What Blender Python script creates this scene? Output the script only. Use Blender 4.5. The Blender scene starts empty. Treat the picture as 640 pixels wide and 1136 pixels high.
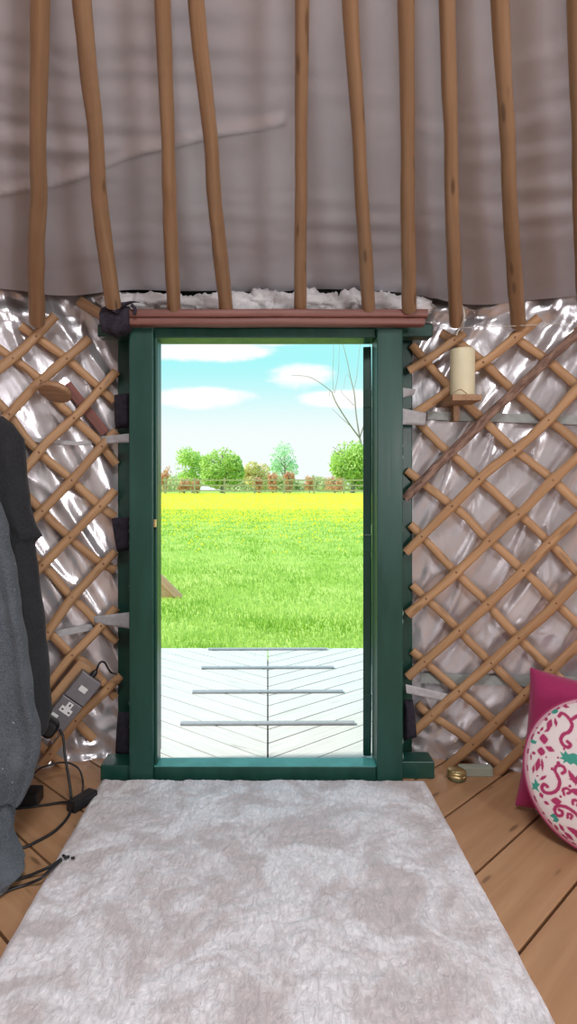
import bpy, math, random
import numpy as np
from mathutils import Vector, Matrix, noise as mn

random.seed(7); rng = np.random.default_rng(7)
scene = bpy.context.scene
C = scene.collection
PI = math.pi

# ------------------------------------------------------------------ camera
CAM_H = 1.09
F, VX, VY = 640.0, 297.0, 545.0          # focal length in pixels and the level vanishing point
cd = bpy.data.cameras.new('camera')
cam = bpy.data.objects.new('camera', cd); C.objects.link(cam)
cam.location = (0, 0, CAM_H); cam.rotation_euler = (PI/2, 0, 0)
cd.sensor_fit = 'HORIZONTAL'; cd.sensor_width = 36; cd.lens = 36
cd.shift_x = (320-VX)/640; cd.shift_y = (VY-568)/640
cd.clip_start = 0.02; cd.clip_end = 500
scene.camera = cam
scene.view_settings.view_transform = 'Standard'
scene.view_settings.look = 'None'
scene.view_settings.gamma = 1
scene.view_settings.use_curve_mapping = False
scene.view_settings.exposure = 0.0

def P(px, py, D):
    return Vector(((px-VX)/F*D, D, CAM_H-(py-VY)/F*D))
def onfloor(px, py, z=0.0):
    D = (CAM_H-z)*F/(py-VY)
    return Vector(((px-VX)/F*D, D, z))
def oncyl(px, py, R):
    u = (px-VX)/F
    return P(px, py, R/math.sqrt(1+u*u))

# ------------------------------------------------------------------ node helpers
class N:
    def __init__(s, tree): s.t = tree; s.n = tree.nodes; s.l = tree.links
    def new(s, typ, **kw):
        n = s.n.new(typ)
        for k, v in kw.items(): setattr(n, k, v)
        return n
    def put(s, sock, v):
        if isinstance(v, bpy.types.NodeSocket): s.l.new(v, sock)
        else: sock.default_value = v
    def math(s, op, a, b=0.0, c=0.0, clamp=False):
        n = s.new('ShaderNodeMath', operation=op, use_clamp=clamp)
        s.put(n.inputs[0], a); s.put(n.inputs[1], b); s.put(n.inputs[2], c)
        return n.outputs[0]
    def ramp(s, v, a, b, lo=0.0, hi=1.0):
        n = s.new('ShaderNodeMapRange', interpolation_type='SMOOTHSTEP')
        s.put(n.inputs[0], v); n.inputs[1].default_value = a; n.inputs[2].default_value = b
        n.inputs[3].default_value = lo; n.inputs[4].default_value = hi
        return n.outputs[0]
    def mix(s, f, a, b, blend='MIX'):
        n = s.new('ShaderNodeMix', data_type='RGBA', blend_type=blend)
        s.put(n.inputs[0], f)
        s.put(n.inputs[6], a if isinstance(a, bpy.types.NodeSocket) else (*a, 1))
        s.put(n.inputs[7], b if isinstance(b, bpy.types.NodeSocket) else (*b, 1))
        return n.outputs[2]
    def mapping(s, vec, scale=(1,1,1), rot=(0,0,0), loc=(0,0,0)):
        n = s.new('ShaderNodeMapping')
        s.put(n.inputs[0], vec); n.inputs[1].default_value = loc
        n.inputs[2].default_value = rot; n.inputs[3].default_value = scale
        return n.outputs[0]
    def noise(s, vec, scale=5, detail=3, rough=0.5, dist=0.0):
        n = s.new('ShaderNodeTexNoise'); s.put(n.inputs['Vector'], vec)
        n.inputs['Scale'].default_value = scale; n.inputs['Detail'].default_value = detail
        n.inputs['Roughness'].default_value = rough; n.inputs['Distortion'].default_value = dist
        return n.outputs[0]
    def voronoi(s, vec, scale=5, out=0):
        n = s.new('ShaderNodeTexVoronoi'); s.put(n.inputs['Vector'], vec)
        n.inputs['Scale'].default_value = scale
        return n.outputs[out]
    def attr(s, name): return s.new('ShaderNodeAttribute', attribute_name=name).outputs['Vector']
    def bump(s, h, strength=0.3, dist=0.01):
        n = s.new('ShaderNodeBump'); s.put(n.inputs['Height'], h)
        n.inputs['Strength'].default_value = strength; n.inputs['Distance'].default_value = dist
        return n.outputs[0]

def material(name):
    m = bpy.data.materials.new(name); m.use_nodes = True
    g = N(m.node_tree); b = g.n['Principled BSDF']
    def setp(k, v): g.put(b.inputs[k], (*v, 1) if isinstance(v, tuple) and len(v) == 3 else v)
    return m, g, setp

def plain(name, col, rough=0.6, metal=0.0, var=0.12, scale=30, bump=0.15, sheen=0.0, spec=None):
    m, g, sp = material(name)
    oc = g.new('ShaderNodeTexCoord').outputs['Object']
    n = g.noise(oc, scale, 4)
    dark = tuple(c*(1-var) for c in col); light = tuple(min(1, c*(1+var)) for c in col)
    sp('Base Color', g.mix(g.ramp(n, .3, .7), dark, light))
    sp('Roughness', rough); sp('Metallic', metal)
    if sheen: sp('Sheen Weight', sheen)
    if spec is not None: sp('Specular IOR Level', spec)
    if bump: sp('Normal', g.bump(g.noise(oc, scale*4, 3), bump, .004))
    return m

def wood(name, light, dark, rough=0.5, ls=2.5, ws=55, knots=0.5, tint=0.25, bump=.25):
    m, g, sp = material(name)
    gv = g.attr('gv')
    rnd = g.new('ShaderNodeObjectInfo').outputs['Random']
    off = g.new('ShaderNodeVectorMath', operation='ADD')
    g.put(off.inputs[0], gv)
    cmb = g.new('ShaderNodeCombineXYZ'); g.put(cmb.inputs[0], g.math('MULTIPLY', rnd, 37.0)); g.put(cmb.inputs[1], g.math('MULTIPLY', rnd, 11.0))
    g.put(off.inputs[1], cmb.outputs[0]); v = off.outputs[0]
    gr = g.noise(g.mapping(v, (ls, ws, ws)), 1, 5, .6, .4)
    big = g.noise(g.mapping(v, (1.5, 6, 6)), 1, 3)
    col = g.mix(g.ramp(gr, .32, .72), dark, light)
    col = g.mix(g.math('MULTIPLY', g.ramp(big, .35, .75), .45), col, tuple(c*.62 for c in light))
    kn = g.voronoi(g.mapping(v, (5, 22, 22)), 1)
    col = g.mix(g.math('MULTIPLY', g.ramp(kn, .20, .08), knots), col, tuple(c*.35 for c in dark))
    col = g.mix(g.math('MULTIPLY', rnd, tint), col, tuple(c*.7 for c in dark))
    sp('Base Color', col); sp('Roughness', rough)
    sp('Normal', g.bump(gr, bump, .003))
    return m

# ------------------------------------------------------------------ world (sky with clouds, fixed by direction)
w = bpy.data.worlds.new('sky'); scene.world = w; w.use_nodes = True
g = N(w.node_tree); bg = g.n['Background']
gen = g.new('ShaderNodeTexCoord').outputs['Generated']
sep = g.new('ShaderNodeSeparateXYZ'); g.put(sep.inputs[0], gen)
yy = g.math('MAXIMUM', g.math('ABSOLUTE', sep.outputs[1]), .02)
uu = g.math('DIVIDE', sep.outputs[0], yy); ww = g.math('DIVIDE', sep.outputs[2], yy)
nz = g.math('SUBTRACT', g.noise(g.mapping(gen, (1, 1, 2.4)), 9, 6, .6), .5)
cloud = 0.0
for (px, py, a, b) in ((222,389,78,13), (221,441,56,13), (334,417,41,15), (383,443,50,12), (255,372,110,13)):
    du = g.math('DIVIDE', g.math('SUBTRACT', uu, (px-VX)/F), a/F)
    dw = g.math('DIVIDE', g.math('SUBTRACT', ww, (VY-py)/F), b/F)
    d = g.math('ADD', g.math('MULTIPLY', du, du), g.math('MULTIPLY', dw, dw))
    d = g.math('ADD', d, g.math('MULTIPLY', nz, 2.6))
    cloud = g.math('MAXIMUM', g.ramp(d, 1.25, .35), cloud)
far = g.ramp(g.noise(g.mapping(gen, (1, 1, 2.6)), 3.0, 6, .6), .52, .66)
cloud = g.math('MAXIMUM', g.math('MULTIPLY', far, g.ramp(ww, .34, .6)), cloud)
elev = g.ramp(ww, .085, .235)
sky = g.mix(elev, (.93, .99, .99), (.42, .955, .97))
sky = g.mix(g.ramp(sep.outputs[2], .3, .9), sky, (.26, .62, .95))
sky = g.mix(cloud, sky, (1.06, 1.04, 1.04))
below = g.ramp(sep.outputs[2], .0, -.05)
sky = g.mix(below, sky, (.25, .33, .14))
g.put(bg.inputs[0], sky); bg.inputs[1].default_value = 1.0

def lamp(name, kind, loc, direction, energy, color=(1,1,1), size=None, shape=None, angle=None):
    ld = bpy.data.lights.new(name, kind); ld.energy = energy; ld.color = color
    if size: ld.size = size
    if shape: ld.shape = shape
    if angle is not None: ld.angle = angle
    o = bpy.data.objects.new(name, ld); C.objects.link(o); o.location = loc
    o.rotation_euler = Vector(direction).to_track_quat('-Z', 'Y').to_euler()
    return o
lamp('sun', 'SUN', (-8, -2, 12), (.9, .04, -1.05), 4.6, (1, .95, .84), angle=math.radians(2.5))
lamp('crown_skylight', 'AREA', (0, 0, 2.80), (0, 0, -1), 45, (.95, .97, 1.0), size=.8, shape='DISK')

lamp('side_fill_light', 'AREA', (1.75, -1.1, 1.45), (-1, .80, -.05), 37, (.98, .98, 1.0), size=.7, shape='DISK')  # added fill light to brighten the left wall; no window stands here

# ------------------------------------------------------------------ mesh builder
class MB:
    def __init__(s): s.v = []; s.f = []; s.g = []; s.smooth = []
    def add(s, verts, faces, gv=None, smooth=False):
        o = len(s.v); s.v += [tuple(p) for p in verts]
        s.g += [tuple(p) for p in (gv if gv is not None else verts)]
        s.f += [tuple(i+o for i in f) for f in faces]; s.smooth += [smooth]*len(faces)
        return s
    def box(s, x0, x1, y0, y1, z0, z1):
        vs = [(x, y, z) for x in (x0, x1) for y in (y0, y1) for z in (z0, z1)]
        fs = [(0,1,3,2), (4,6,7,5), (0,4,5,1), (2,3,7,6), (0,2,6,4), (1,5,7,3)]
        d = (abs(x1-x0), abs(y1-y0), abs(z1-z0)); k = d.index(max(d))
        o = [k] + [i for i in range(3) if i != k]
        return s.add(vs, fs, [(p[o[0]], p[o[1]], p[o[2]]) for p in vs])
    def obox(s, c, ax, ay, az, hx, hy, hz):
        c = Vector(c); vs = []; gs = []
        for i in (-1, 1):
            for j in (-1, 1):
                for k in (-1, 1):
                    vs.append(c+ax*hx*i+ay*hy*j+az*hz*k); gs.append((hx*i, hy*j, hz*k))
        return s.add(vs, [(0,1,3,2), (4,6,7,5), (0,4,5,1), (2,3,7,6), (0,2,6,4), (1,5,7,3)], gs)
    def tube(s, pts, rad, seg=10, normal=None, flat=1.0, wob=0.0, seed=0.0, cap=True):
        """rad: number or list; normal: function(point)->vector for oval section, flat = thickness/width"""
        pts = [Vector(p) for p in pts]; n = len(pts)
        rad = rad if isinstance(rad, (list, tuple)) else [rad]*n
        L = 0; vs = []; gs = []; ref = None
        for i, p in enumerate(pts):
            t = (pts[min(i+1, n-1)]-pts[max(i-1, 0)]).normalized()
            if i: L += (p-pts[i-1]).length
            if normal is not None: a = normal(p)
            else: a = ref if ref is not None else (Vector((0,0,1)) if abs(t.z) < .9 else Vector((1,0,0)))
            a = (a - t*a.dot(t)).normalized(); b = t.cross(a); ref = a
            for k in range(seg):
                an = 2*PI*k/seg
                r = rad[i]
                if wob: r *= 1+wob*mn.noise(Vector((L*9+seed*3.1, math.cos(an)*.9+seed, math.sin(an)*.9)))
                vs.append(p + a*(math.cos(an)*r*flat) + b*(math.sin(an)*r))
                gs.append((L+seed*1.7, math.cos(an)*r+seed, math.sin(an)*r))
        fs = [(i*seg+k, i*seg+(k+1) % seg, (i+1)*seg+(k+1) % seg, (i+1)*seg+k) for i in range(n-1) for k in range(seg)]
        s.add(vs, fs, gs, True)
        if cap:
            o = len(s.v)
            s.add(vs[:seg], [tuple(range(seg))[::-1]], gs[:seg]); s.add(vs[-seg:], [tuple(range(seg))], gs[-seg:])
        return s
    def grid(s, fn, nu, nv, closed_u=False, smooth=True, flip=False):
        vs = []; gs = []
        for j in range(nv+1):
            for i in range(nu if closed_u else nu+1):
                p = fn(i/nu, j/nv); vs.append(p); gs.append((i/nu, j/nv, 0))
        W = nu if closed_u else nu+1
        fs = []
        for j in range(nv):
            for i in range(nu):
                q = (j*W+i, j*W+(i+1) % W, (j+1)*W+(i+1) % W, (j+1)*W+i)
                fs.append(q[::-1] if flip else q)
        return s.add(vs, fs, gs, smooth)
    def lathe(s, prof, c=(0,0,0), seg=40, ax=None, ay=None, az=None):
        ax = ax or Vector((1,0,0)); ay = ay or Vector((0,1,0)); az = az or Vector((0,0,1)); c = Vector(c)
        vs = []; n = len(prof)
        for r, h in prof:
            for k in range(seg):
                a = 2*PI*k/seg; vs.append(c+ax*(r*math.cos(a))+ay*(r*math.sin(a))+az*h)
        fs = [(i*seg+k, i*seg+(k+1) % seg, (i+1)*seg+(k+1) % seg, (i+1)*seg+k) for i in range(n-1) for k in range(seg)]
        fs.append(tuple(range(seg))[::-1]); fs.append(tuple(range((n-1)*seg, n*seg)))
        return s.add(vs, fs, None, True)
    def build(s, name, mats, parent=None, bevel=0, subsurf=0, solid=0, auto=None):
        me = bpy.data.meshes.new(name); me.from_pydata(s.v, [], s.f); me.update()
        me.polygons.foreach_set('use_smooth', s.smooth)
        at = me.attributes.new('gv', 'FLOAT_VECTOR', 'POINT')
        at.data.foreach_set('vector', np.array(s.g, dtype=np.float32).ravel())
        for m in (mats if isinstance(mats, (list, tuple)) else [mats]): me.materials.append(m)
        o = bpy.data.objects.new(name, me); C.objects.link(o)
        if parent is not None:
            o.parent = parent; o.matrix_parent_inverse = parent.matrix_basis.inverted()
        if bevel:
            b = o.modifiers.new('bevel', 'BEVEL'); b.width = bevel; b.segments = 2; b.limit_method = 'ANGLE'
        if solid:
            b = o.modifiers.new('solid', 'SOLIDIFY'); b.thickness = abs(solid); b.offset = 1 if solid > 0 else -1
        if subsurf:
            b = o.modifiers.new('sub', 'SUBSURF'); b.levels = b.render_levels = subsurf
        return o

def tag(o, label, cat, group=None, kind=None):
    o['label'] = label; o['category'] = cat
    if group: o['group'] = group
    if kind: o['kind'] = kind
    return o
def empty(name, loc, label, cat, group=None):
    o = bpy.data.objects.new(name, None); C.objects.link(o); o.location = loc
    o.empty_display_size = .05
    return tag(o, label, cat, group)
def structure(o): o['kind'] = 'structure'; return o

def smooth_path(pts, n=8):
    pts = [Vector(p) for p in pts]; out = []
    ext = [pts[0]*2-pts[1]] + pts + [pts[-1]*2-pts[-2]]
    for i in range(1, len(ext)-2):
        p0, p1, p2, p3 = ext[i-1:i+3]
        for k in range(n):
            t = k/n
            out.append(.5*((2*p1)+(p2-p0)*t+(2*p0-5*p1+4*p2-p3)*t*t+(3*p1-p0-3*p2+p3)*t**3))
    out.append(pts[-1]); return out

# ------------------------------------------------------------------ materials
M = {}
M['pole'] = wood('pole_wood', (.45, .27, .15), (.31, .17, .085), .42, 2, 40, .8, .35)
M['lath'] = wood('lath_wood', (.66, .39, .20), (.47, .25, .115), .55, 3, 50, .55, .35)
M['bark'] = wood('bark', (.42, .26, .19), (.13, .07, .055), .85, 18, 60, .5, .05, 1.0)
M['beam'] = wood('beam_wood', (.30, .125, .10), (.20, .075, .06), .5, 2, 40, .2, .1)
M['red_board'] = wood('red_board', (.30, .10, .075), (.18, .055, .04), .6, 3, 40, .3, .1)
M['shelf'] = wood('shelf_wood', (.50, .30, .17), (.34, .18, .09), .6, 3, 60, .5, .1)
M['floor'] = wood('floor_wood', (.60, .345, .185), (.47, .245, .12), .42, 1.6, 22, .9, .25)
M['timber'] = wood('lawn_timber', (.98, .56, .44), (.88, .36, .27), .7, 3, 30, .3, .1)
M['grey_wood'] = wood('grey_wood', (.66, .58, .40), (.48, .42, .30), .8, 3, 40, .3, .2)

def deck_mat():
    m, g, sp = material('whitewashed_deck')
    gv = g.attr('gv')
    gr = g.noise(g.mapping(gv, (2.5, 60, 60)), 1, 5, .6, .3)
    wr = g.noise(g.mapping(gv, (4, 14, 14)), 1, 4, .6)
    col = g.mix(g.ramp(gr, .3, .7), (.56, .55, .52), (.66, .65, .63))
    col = g.mix(g.math('MULTIPLY', g.ramp(wr, .62, .74), .5), col, (.36, .34, .31))
    sp('Base Color', col); sp('Roughness', .7); sp('Normal', g.bump(gr, .2, .003)); return m
M['deck'] = deck_mat()

def green_mat():
    m, g, sp = material('green_gloss_paint')
    oc = g.new('ShaderNodeTexCoord').outputs['Object']
    n = g.noise(g.mapping(oc, (8, 8, 1.5)), 2, 5, .6)
    br = g.noise(g.mapping(oc, (90, 90, 4)), 1, 3)
    sp('Base Color', g.mix(g.ramp(n, .3, .7), (.006, .052, .036), (.011, .072, .052)))
    sp('Roughness', g.ramp(n, .2, .8, .30, .44)); sp('Normal', g.bump(br, .12, .002)); return m
M['green'] = green_mat()
M['glare_green'] = plain('glossy_sill_glare', (.09, .34, .30), .12, 0, .15, 12, 0)  # sky glare on the sill top, painted in as pale turquoise

def satin(name, a, b, metal, rough, bs=.35):
    m, g, sp = material(name)
    oc = g.new('ShaderNodeTexCoord').outputs['Object']
    n = g.noise(oc, 2.2, 4, .6)
    fine = g.noise(g.mapping(oc, (1, 1, .45), (0, .5, 0)), 11, 3, .5, .6)
    weave = g.noise(oc, 260, 2)
    sp('Base Color', g.mix(g.ramp(n, .3, .7), a, b)); sp('Metallic', metal)
    sp('Roughness', rough)
    h = g.math('ADD', fine, g.math('MULTIPLY', weave, .04))
    sp('Normal', g.bump(h, bs, .02)); return m
M['liner'] = satin('satin_lining', (.645, .615, .635), (.765, .735, .75), .55, .24, .20)
M['roof_liner'] = satin('roof_lining', (.52, .50, .535), (.60, .58, .61), .3, .42, .10)
M['wool'] = plain('white_wool', (.74, .71, .71), .95, 0, .08, 20, .5, .4)
M['strap'] = plain('grey_webbing', (.50, .49, .50), .6, 0, .08, 60, .3)
M['band'] = plain('grey_green_band', (.36, .38, .36), .6, 0, .1, 40, .2)
M['navy'] = plain('navy_felt', (.028, .022, .035), .9, 0, .35, 60, .8)
M['black'] = plain('black_plastic', (.012, .012, .014), .38, 0, .1, 30, .05)
M['cable'] = plain('black_cable', (.014, .014, .016), .45, 0, .1, 30, 0)
M['foam'] = plain('pale_filler', (.42, .56, .50), .8, 0, .15, 40, .6)
M['grip'] = plain('grey_grip_strip', (.33, .35, .38), .8, 0, .1, 150, .5)
M['metalclad'] = plain('grey_metalclad', (.21, .20, .21), .35, .45, .05, 60, .05)
M['white_plastic'] = plain('white_plastic', (.78, .77, .75), .35, 0, .03, 20, 0)
M['candle'] = plain('cream_wax', (.82, .74, .50), .5, 0, .04, 12, .05)
M['gold'] = plain('gold_tin', (.62, .52, .26), .28, .85, .08, 20, .03)
M['dark_tin'] = plain('dark_tin_side', (.16, .18, .10), .4, .5, .1, 20, .03)
M['pale_wood'] = wood('pale_block', (.50, .54, .44), (.40, .44, .36), .7, 3, 40, .1, .1)
M['magenta'] = plain('magenta_cotton', (.40, .018, .115), .85, 0, .1, 300, .35, .25)
M['cord'] = plain('white_cord', (.62, .58, .52), .8, 0, .1, 60, .2)
M['brass'] = plain('brass', (.60, .46, .22), .35, .9, .05, 20, 0)
M['thread'] = plain('leather_knot', (.26, .12, .06), .8, 0, .2, 60, .3)

def fabric(name, a, b, scale=200, speck=0.0):
    m, g, sp = material(name)
    oc = g.new('ShaderNodeTexCoord').outputs['Object']
    n = g.noise(oc, scale, 3, .7); big = g.noise(oc, 9, 4)
    col = g.mix(g.ramp(n, .35, .65), a, b)
    col = g.mix(g.math('MULTIPLY', g.ramp(big, .45, .75), .4), col, tuple(c*1.5 for c in b))
    if speck: col = g.mix(g.math('MULTIPLY', g.ramp(g.voronoi(oc, 24), .075, .04), speck), col, (.6, .6, .62))
    sp('Base Color', col); sp('Roughness', .95); sp('Sheen Weight', .08)
    sp('Normal', g.bump(n, .6, .004)); return m
M['coat'] = fabric('charcoal_cloth', (.014, .015, .017), (.028, .029, .033), 160)
M['knit'] = fabric('blue_grey_knit', (.060, .070, .082), (.115, .132, .150), 210, .5)

def rug_mat():
    m, g, sp = material('rug_pile')
    oc = g.new('ShaderNodeTexCoord').outputs['Object']
    n = g.noise(oc, 5, 5, .6, 1.2); f = g.noise(g.mapping(oc, (1, .5, 1), (0, 0, .5)), 60, 5, .65, 1.5)
    col = g.mix(g.ramp(n, .38, .60), (.68, .595, .59), (.95, .92, .94))
    col = g.mix(g.math('MULTIPLY', g.ramp(f, .55, .35), .5), col, (.60, .52, .52))
    sp('Base Color', col); sp('Roughness', 1.0); sp('Sheen Weight', .3)
    sp('Normal', g.bump(f, .8, .012)); return m
M['rug'] = rug_mat()

def grass_mat():
    m, g, sp = material('lawn')
    oc = g.new('ShaderNodeTexCoord').outputs['Object']
    n = g.noise(oc, 1.4, 6, .65); f = g.noise(oc, 22, 5, .7)
    col = g.mix(g.ramp(n, .32, .68), (.35, .55, .06), (.55, .70, .16))
    col = g.mix(g.math('MULTIPLY', g.ramp(f, .55, .3), .5), col, (.16, .36, .02))
    sy = g.new('ShaderNodeSeparateXYZ'); g.put(sy.inputs[0], oc); wy = g.math('ADD', sy.outputs[1], g.math('MULTIPLY', g.math('SUBTRACT', n, .5), 14))
    fl_ = g.math('MULTIPLY', g.ramp(wy, 16, 24), g.ramp(wy, 40, 35))
    col = g.mix(g.math('MULTIPLY', fl_, .55), col, (.78, .74, .02))
    sp('Base Color', col); sp('Roughness', .9); sp('Normal', g.bump(f, .8, .03)); return m
M['grass'] = grass_mat()
def translucent(m, g, col, f):
    t = g.new('ShaderNodeBsdfTranslucent'); g.put(t.inputs[0], col)
    mx = g.new('ShaderNodeMixShader'); mx.inputs[0].default_value = f
    g.l.new(g.n['Principled BSDF'].outputs[0], mx.inputs[1]); g.l.new(t.outputs[0], mx.inputs[2])
    g.l.new(mx.outputs[0], g.n['Material Output'].inputs[0])
def blade_mat():
    m, g, sp = material('grass_blades')
    gv = g.attr('gv'); s = g.new('ShaderNodeSeparateXYZ'); g.put(s.inputs[0], gv)
    col = g.mix(s.outputs[0], (.31, .51, .045), (.66, .80, .24))
    sp('Base Color', col); sp('Roughness', .6); translucent(m, g, col, .35); return m
M['blade'] = blade_mat()
M['dandelion'] = plain('dandelion_yellow', (.98, .88, .01), .7, 0, .05, 5, 0)
def leaf_mat(name, a, b):
    m, g, sp = material(name)
    s = g.new('ShaderNodeSeparateXYZ'); g.put(s.inputs[0], g.attr('gv'))
    col = g.mix(s.outputs[0], a, b)
    sp('Base Color', col); sp('Roughness', .6); sp('Specular IOR Level', .2); translucent(m, g, col, .4)
    return m
M['leaf_green'] = leaf_mat('fresh_green_leaves', (.42, .64, .10), (.85, .98, .48))
M['leaf_pale'] = leaf_mat('pale_green_leaves', (.50, .78, .50), (.90, .99, .86))
M['leaf_red'] = leaf_mat('red_brown_leaves', (.72, .34, .20), (.95, .68, .48))
M['leaf_orange'] = leaf_mat('golden_leaves', (.80, .66, .30), (.96, .90, .58))
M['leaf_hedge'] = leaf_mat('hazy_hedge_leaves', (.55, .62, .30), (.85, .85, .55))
M['trunk'] = wood('trunk_bark', (.50, .42, .38), (.36, .29, .27), .9, 6, 30, .3, .2, .8)
M['ground'] = plain('dark_underside', (.05, .045, .04), .9, 0, .2, 10, 0)

# ------------------------------------------------------------------ setting: ground, yurt shell
def gz(y):
    if y < 8: b = -.30
    elif y < 38: t = (y-8)/30; b = -.30+1.27*(t*.75+.25*(3*t*t-2*t**3))
    else: b = .97+.06*min(1, (y-38)/30)
    return b
mb = MB()
ys = list(np.linspace(-8, 4, 7))+list(np.linspace(4.5, 38, 68))+list(np.linspace(40, 260, 24))
xs = list(np.linspace(-160, -14, 12))+list(np.linspace(-12, 12, 61))+list(np.linspace(14, 160, 12))
vs = [(x, y, gz(y)+(.015*mn.noise(Vector((x*.7, y*.7, 0))) if y > 4.4 else -.02)) for y in ys for x in xs]
W = len(xs)
mb.add(vs, [(j*W+i, j*W+i+1, (j+1)*W+i+1, (j+1)*W+i) for j in range(len(ys)-1) for i in range(W-1)], None, True)
structure(mb.build('ground', M['grass']))

def clip(poly, edges):
    """convex clip; edges = list of (px,py,nx,ny) keeping points with (p-e).n>=0"""
    for ex, ey, nx, ny in edges:
        out = []
        for i in range(len(poly)):
            a, b = poly[i], poly[(i+1) % len(poly)]
            da = (a[0]-ex)*nx+(a[1]-ey)*ny; db = (b[0]-ex)*nx+(b[1]-ey)*ny
            if da >= 0: out.append(a)
            if da*db < 0:
                t = da/(da-db); out.append((a[0]+(b[0]-a[0])*t, a[1]+(b[1]-a[1])*t))
        poly = out
        if len(poly) < 3: return []
    return poly
def chevron(slope, c0, pitch, gap, xm, k0, k1, edges, z0, z1, width_step=None):
    """boards running outward and away from the centre line x = 0, meeting in a V"""
    mb = MB()
    ln = math.hypot(1, slope)
    for sgn in (1, -1):
        for k in range(k0, k1):
            a = c0+pitch*k+gap/2; b = c0+pitch*(k+1)-gap/2
            e = gap*.35
            poly = [(e, a+slope*e), (xm, a+slope*xm), (xm, b+slope*xm), (e, b+slope*e)]
            poly = [(x*sgn, y) for x, y in poly]
            if sgn < 0: poly = poly[::-1]
            poly = clip(poly, edges)
            if not poly: continue
            n = len(poly); dz = .0015*mn.noise(Vector((k*3.3, sgn*5, 0)))
            vs = [(x, y, z1+dz) for x, y in poly]+[(x, y, z0) for x, y in poly]
            dirv = (sgn/ln, slope/ln)
            gv = [((x*dirv[0]+y*dirv[1])+k*3.7+sgn*9.1, (-x*dirv[1]+y*dirv[0]), z) for x, y, z in vs]
            mb.add(vs, [tuple(range(n)), tuple(range(n, 2*n))[::-1]]+[(i, i+n, (i+1) % n+n, (i+1) % n) for i in range(n)], gv)
    return mb
RW = 2.46
circ = [(RW*1.0*math.cos(a), RW*1.0*math.sin(a), -math.cos(a), -math.sin(a)) for a in np.linspace(0, 2*PI, 49)[:-1]]
fl = MB()
for ed in (circ+[(0, 2.235, 0, -1)], circ+[(0, 2.235, 0, 1), (.50, 0, 1, 0)], circ+[(0, 2.235, 0, 1), (-.50, 0, -1, 0)]):
    q_ = chevron(.915, 1.389-.2845*20, .2845, .011, 3.2, 0, 26, ed, -.035, 0); fl.add(q_.v, q_.f, q_.g)
structure(fl.build('floor', M['floor'], bevel=.002))
mb = MB().lathe([(2.5, -.32), (2.5, -.09), (2.2, -.09), (2.2, -.036)], seg=64)
structure(mb.build('floor_platform', M['ground']))

DZ = -.05
de = [(-1.9, 0, 1, 0), (1.9, 0, -1, 0), (0, 2.51, 0, 1), (0, 4.19, 0, -1)]
de2 = [(-.52, 0, 1, 0), (.52, 0, -1, 0), (0, 2.236, 0, 1), (0, 2.51, 0, -1)]
dk = chevron(.78, 2.455-.152*14, .152, .010, 2.2, 0, 30, de, DZ-.03, DZ)
q_ = chevron(.78, 2.455-.152*14, .152, .010, 2.2, 0, 30, de2, DZ-.03, DZ); dk.add(q_.v, q_.f, q_.g)
deck = dk.build('deck', M['deck']); structure(deck)
mb = MB().box(-1.86, 1.86, 2.52, 4.187, -.28, DZ-.085); structure(mb.build('deck_base', M['ground']))
ZE = 1.935
def fold(th, z, side):
    s = th*RW
    a = s*math.cos(.5)+z*math.sin(.5)*side*-1; b = -s*math.sin(.5)*side*-1+z*math.cos(.5)
    v = .012*mn.noise(Vector((a*9, b*2.2, side*4)))+.008*mn.noise(Vector((a*24, b*4.0, 7+side)))
    v += .012*mn.noise(Vector((s*3.1, z*3.0, 11*side)))
    rid = 1-abs(mn.noise(Vector((a*7+1.5, b*2.0, 21))))*2
    v += .010*max(0, rid)**4
    low = max(0, 1-z/.22)
    v += low*(.03*mn.noise(Vector((s*14, z*20, 3)))+.012)
    top = min(1, max(0, (z-1.66)/.24))
    v += top*.03*mn.noise(Vector((s*9, z*16, 9)))
    return v
for side, nm in ((-1, 'wall_left'), (1, 'wall_right')):
    a0, a1, a2 = math.radians(13.6), math.radians(52), math.radians(180)
    mb = MB()
    def fn(u, v, A=a0, B=a1):
        th = side*(A+(B-A)*u); z = -.005+(ZE+.02)*v
        r = RW-fold(th, z, side); return (r*math.sin(th), r*math.cos(th), z)
    mb.grid(fn, 190, 190, flip=(side < 0))
    mb.grid(lambda u, v: fn(u, v, a1, a2), 60, 40, flip=(side < 0))
    structure(mb.build(nm, M['liner'], solid=-.03 if side < 0 else -.03))
mb = MB()
mb.grid(lambda u, v: ((2.50)*math.sin(-.26+.52*u), 2.50*math.cos(-.26+.52*u), 1.79+.16*v), 20, 6)
structure(mb.build('wall_front', M['wool'], solid=-.03))

# roof lining
def roof_z(r): return 1.86+.55*(2.27-r)
def roofn(u, v):
    # denser in front
    uu = u*2-1; th = uu*abs(uu)**.6*PI
    q_ = min(1, max(0, (abs(th)-.14)/.26)); q_ = q_*q_*(3-2*q_); re = 2.285+(.075 if th < 0 else .125)*q_
    r = re-(re-.47)*v
    s = th*r
    d = .004*mn.noise(Vector((s*1.5, v*16, 2)))+.004*mn.noise(Vector((s*2.2, v*46, 5)))*max(0, mn.noise(Vector((s*1.3, v*5, 8)))+.35)*2+.008*mn.noise(Vector((s*2, v*3, 1)))
    # the long curved fold running up to the right
    f = v-(.212+.098*(th+.366)/.366+.012*math.sin(PI*(th+.366)/.366)) if -.48 < th < .03 else 9
    d += .014*math.exp(-(f/.006)**2)
    d += .005*max(0, mn.noise(Vector((s*1.7+4, v*9, 12))))*math.sin(v*150+2.5*mn.noise(Vector((s*2.5, v*4, 6))))
    # seams
    for t0 in (-.405, .29):
        d += -.010*math.exp(-((th-t0)/.0035)**2)
    # sag between poles
    d += .004*math.cos(th*2*PI/.165)*(1-v)
    return (r*math.sin(th), r*math.cos(th), roof_z(r)+.03-d)
mb = MB(); mb.grid(roofn, 420, 200, flip=True)
structure(mb.build('ceiling', M['roof_liner']))
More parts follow.
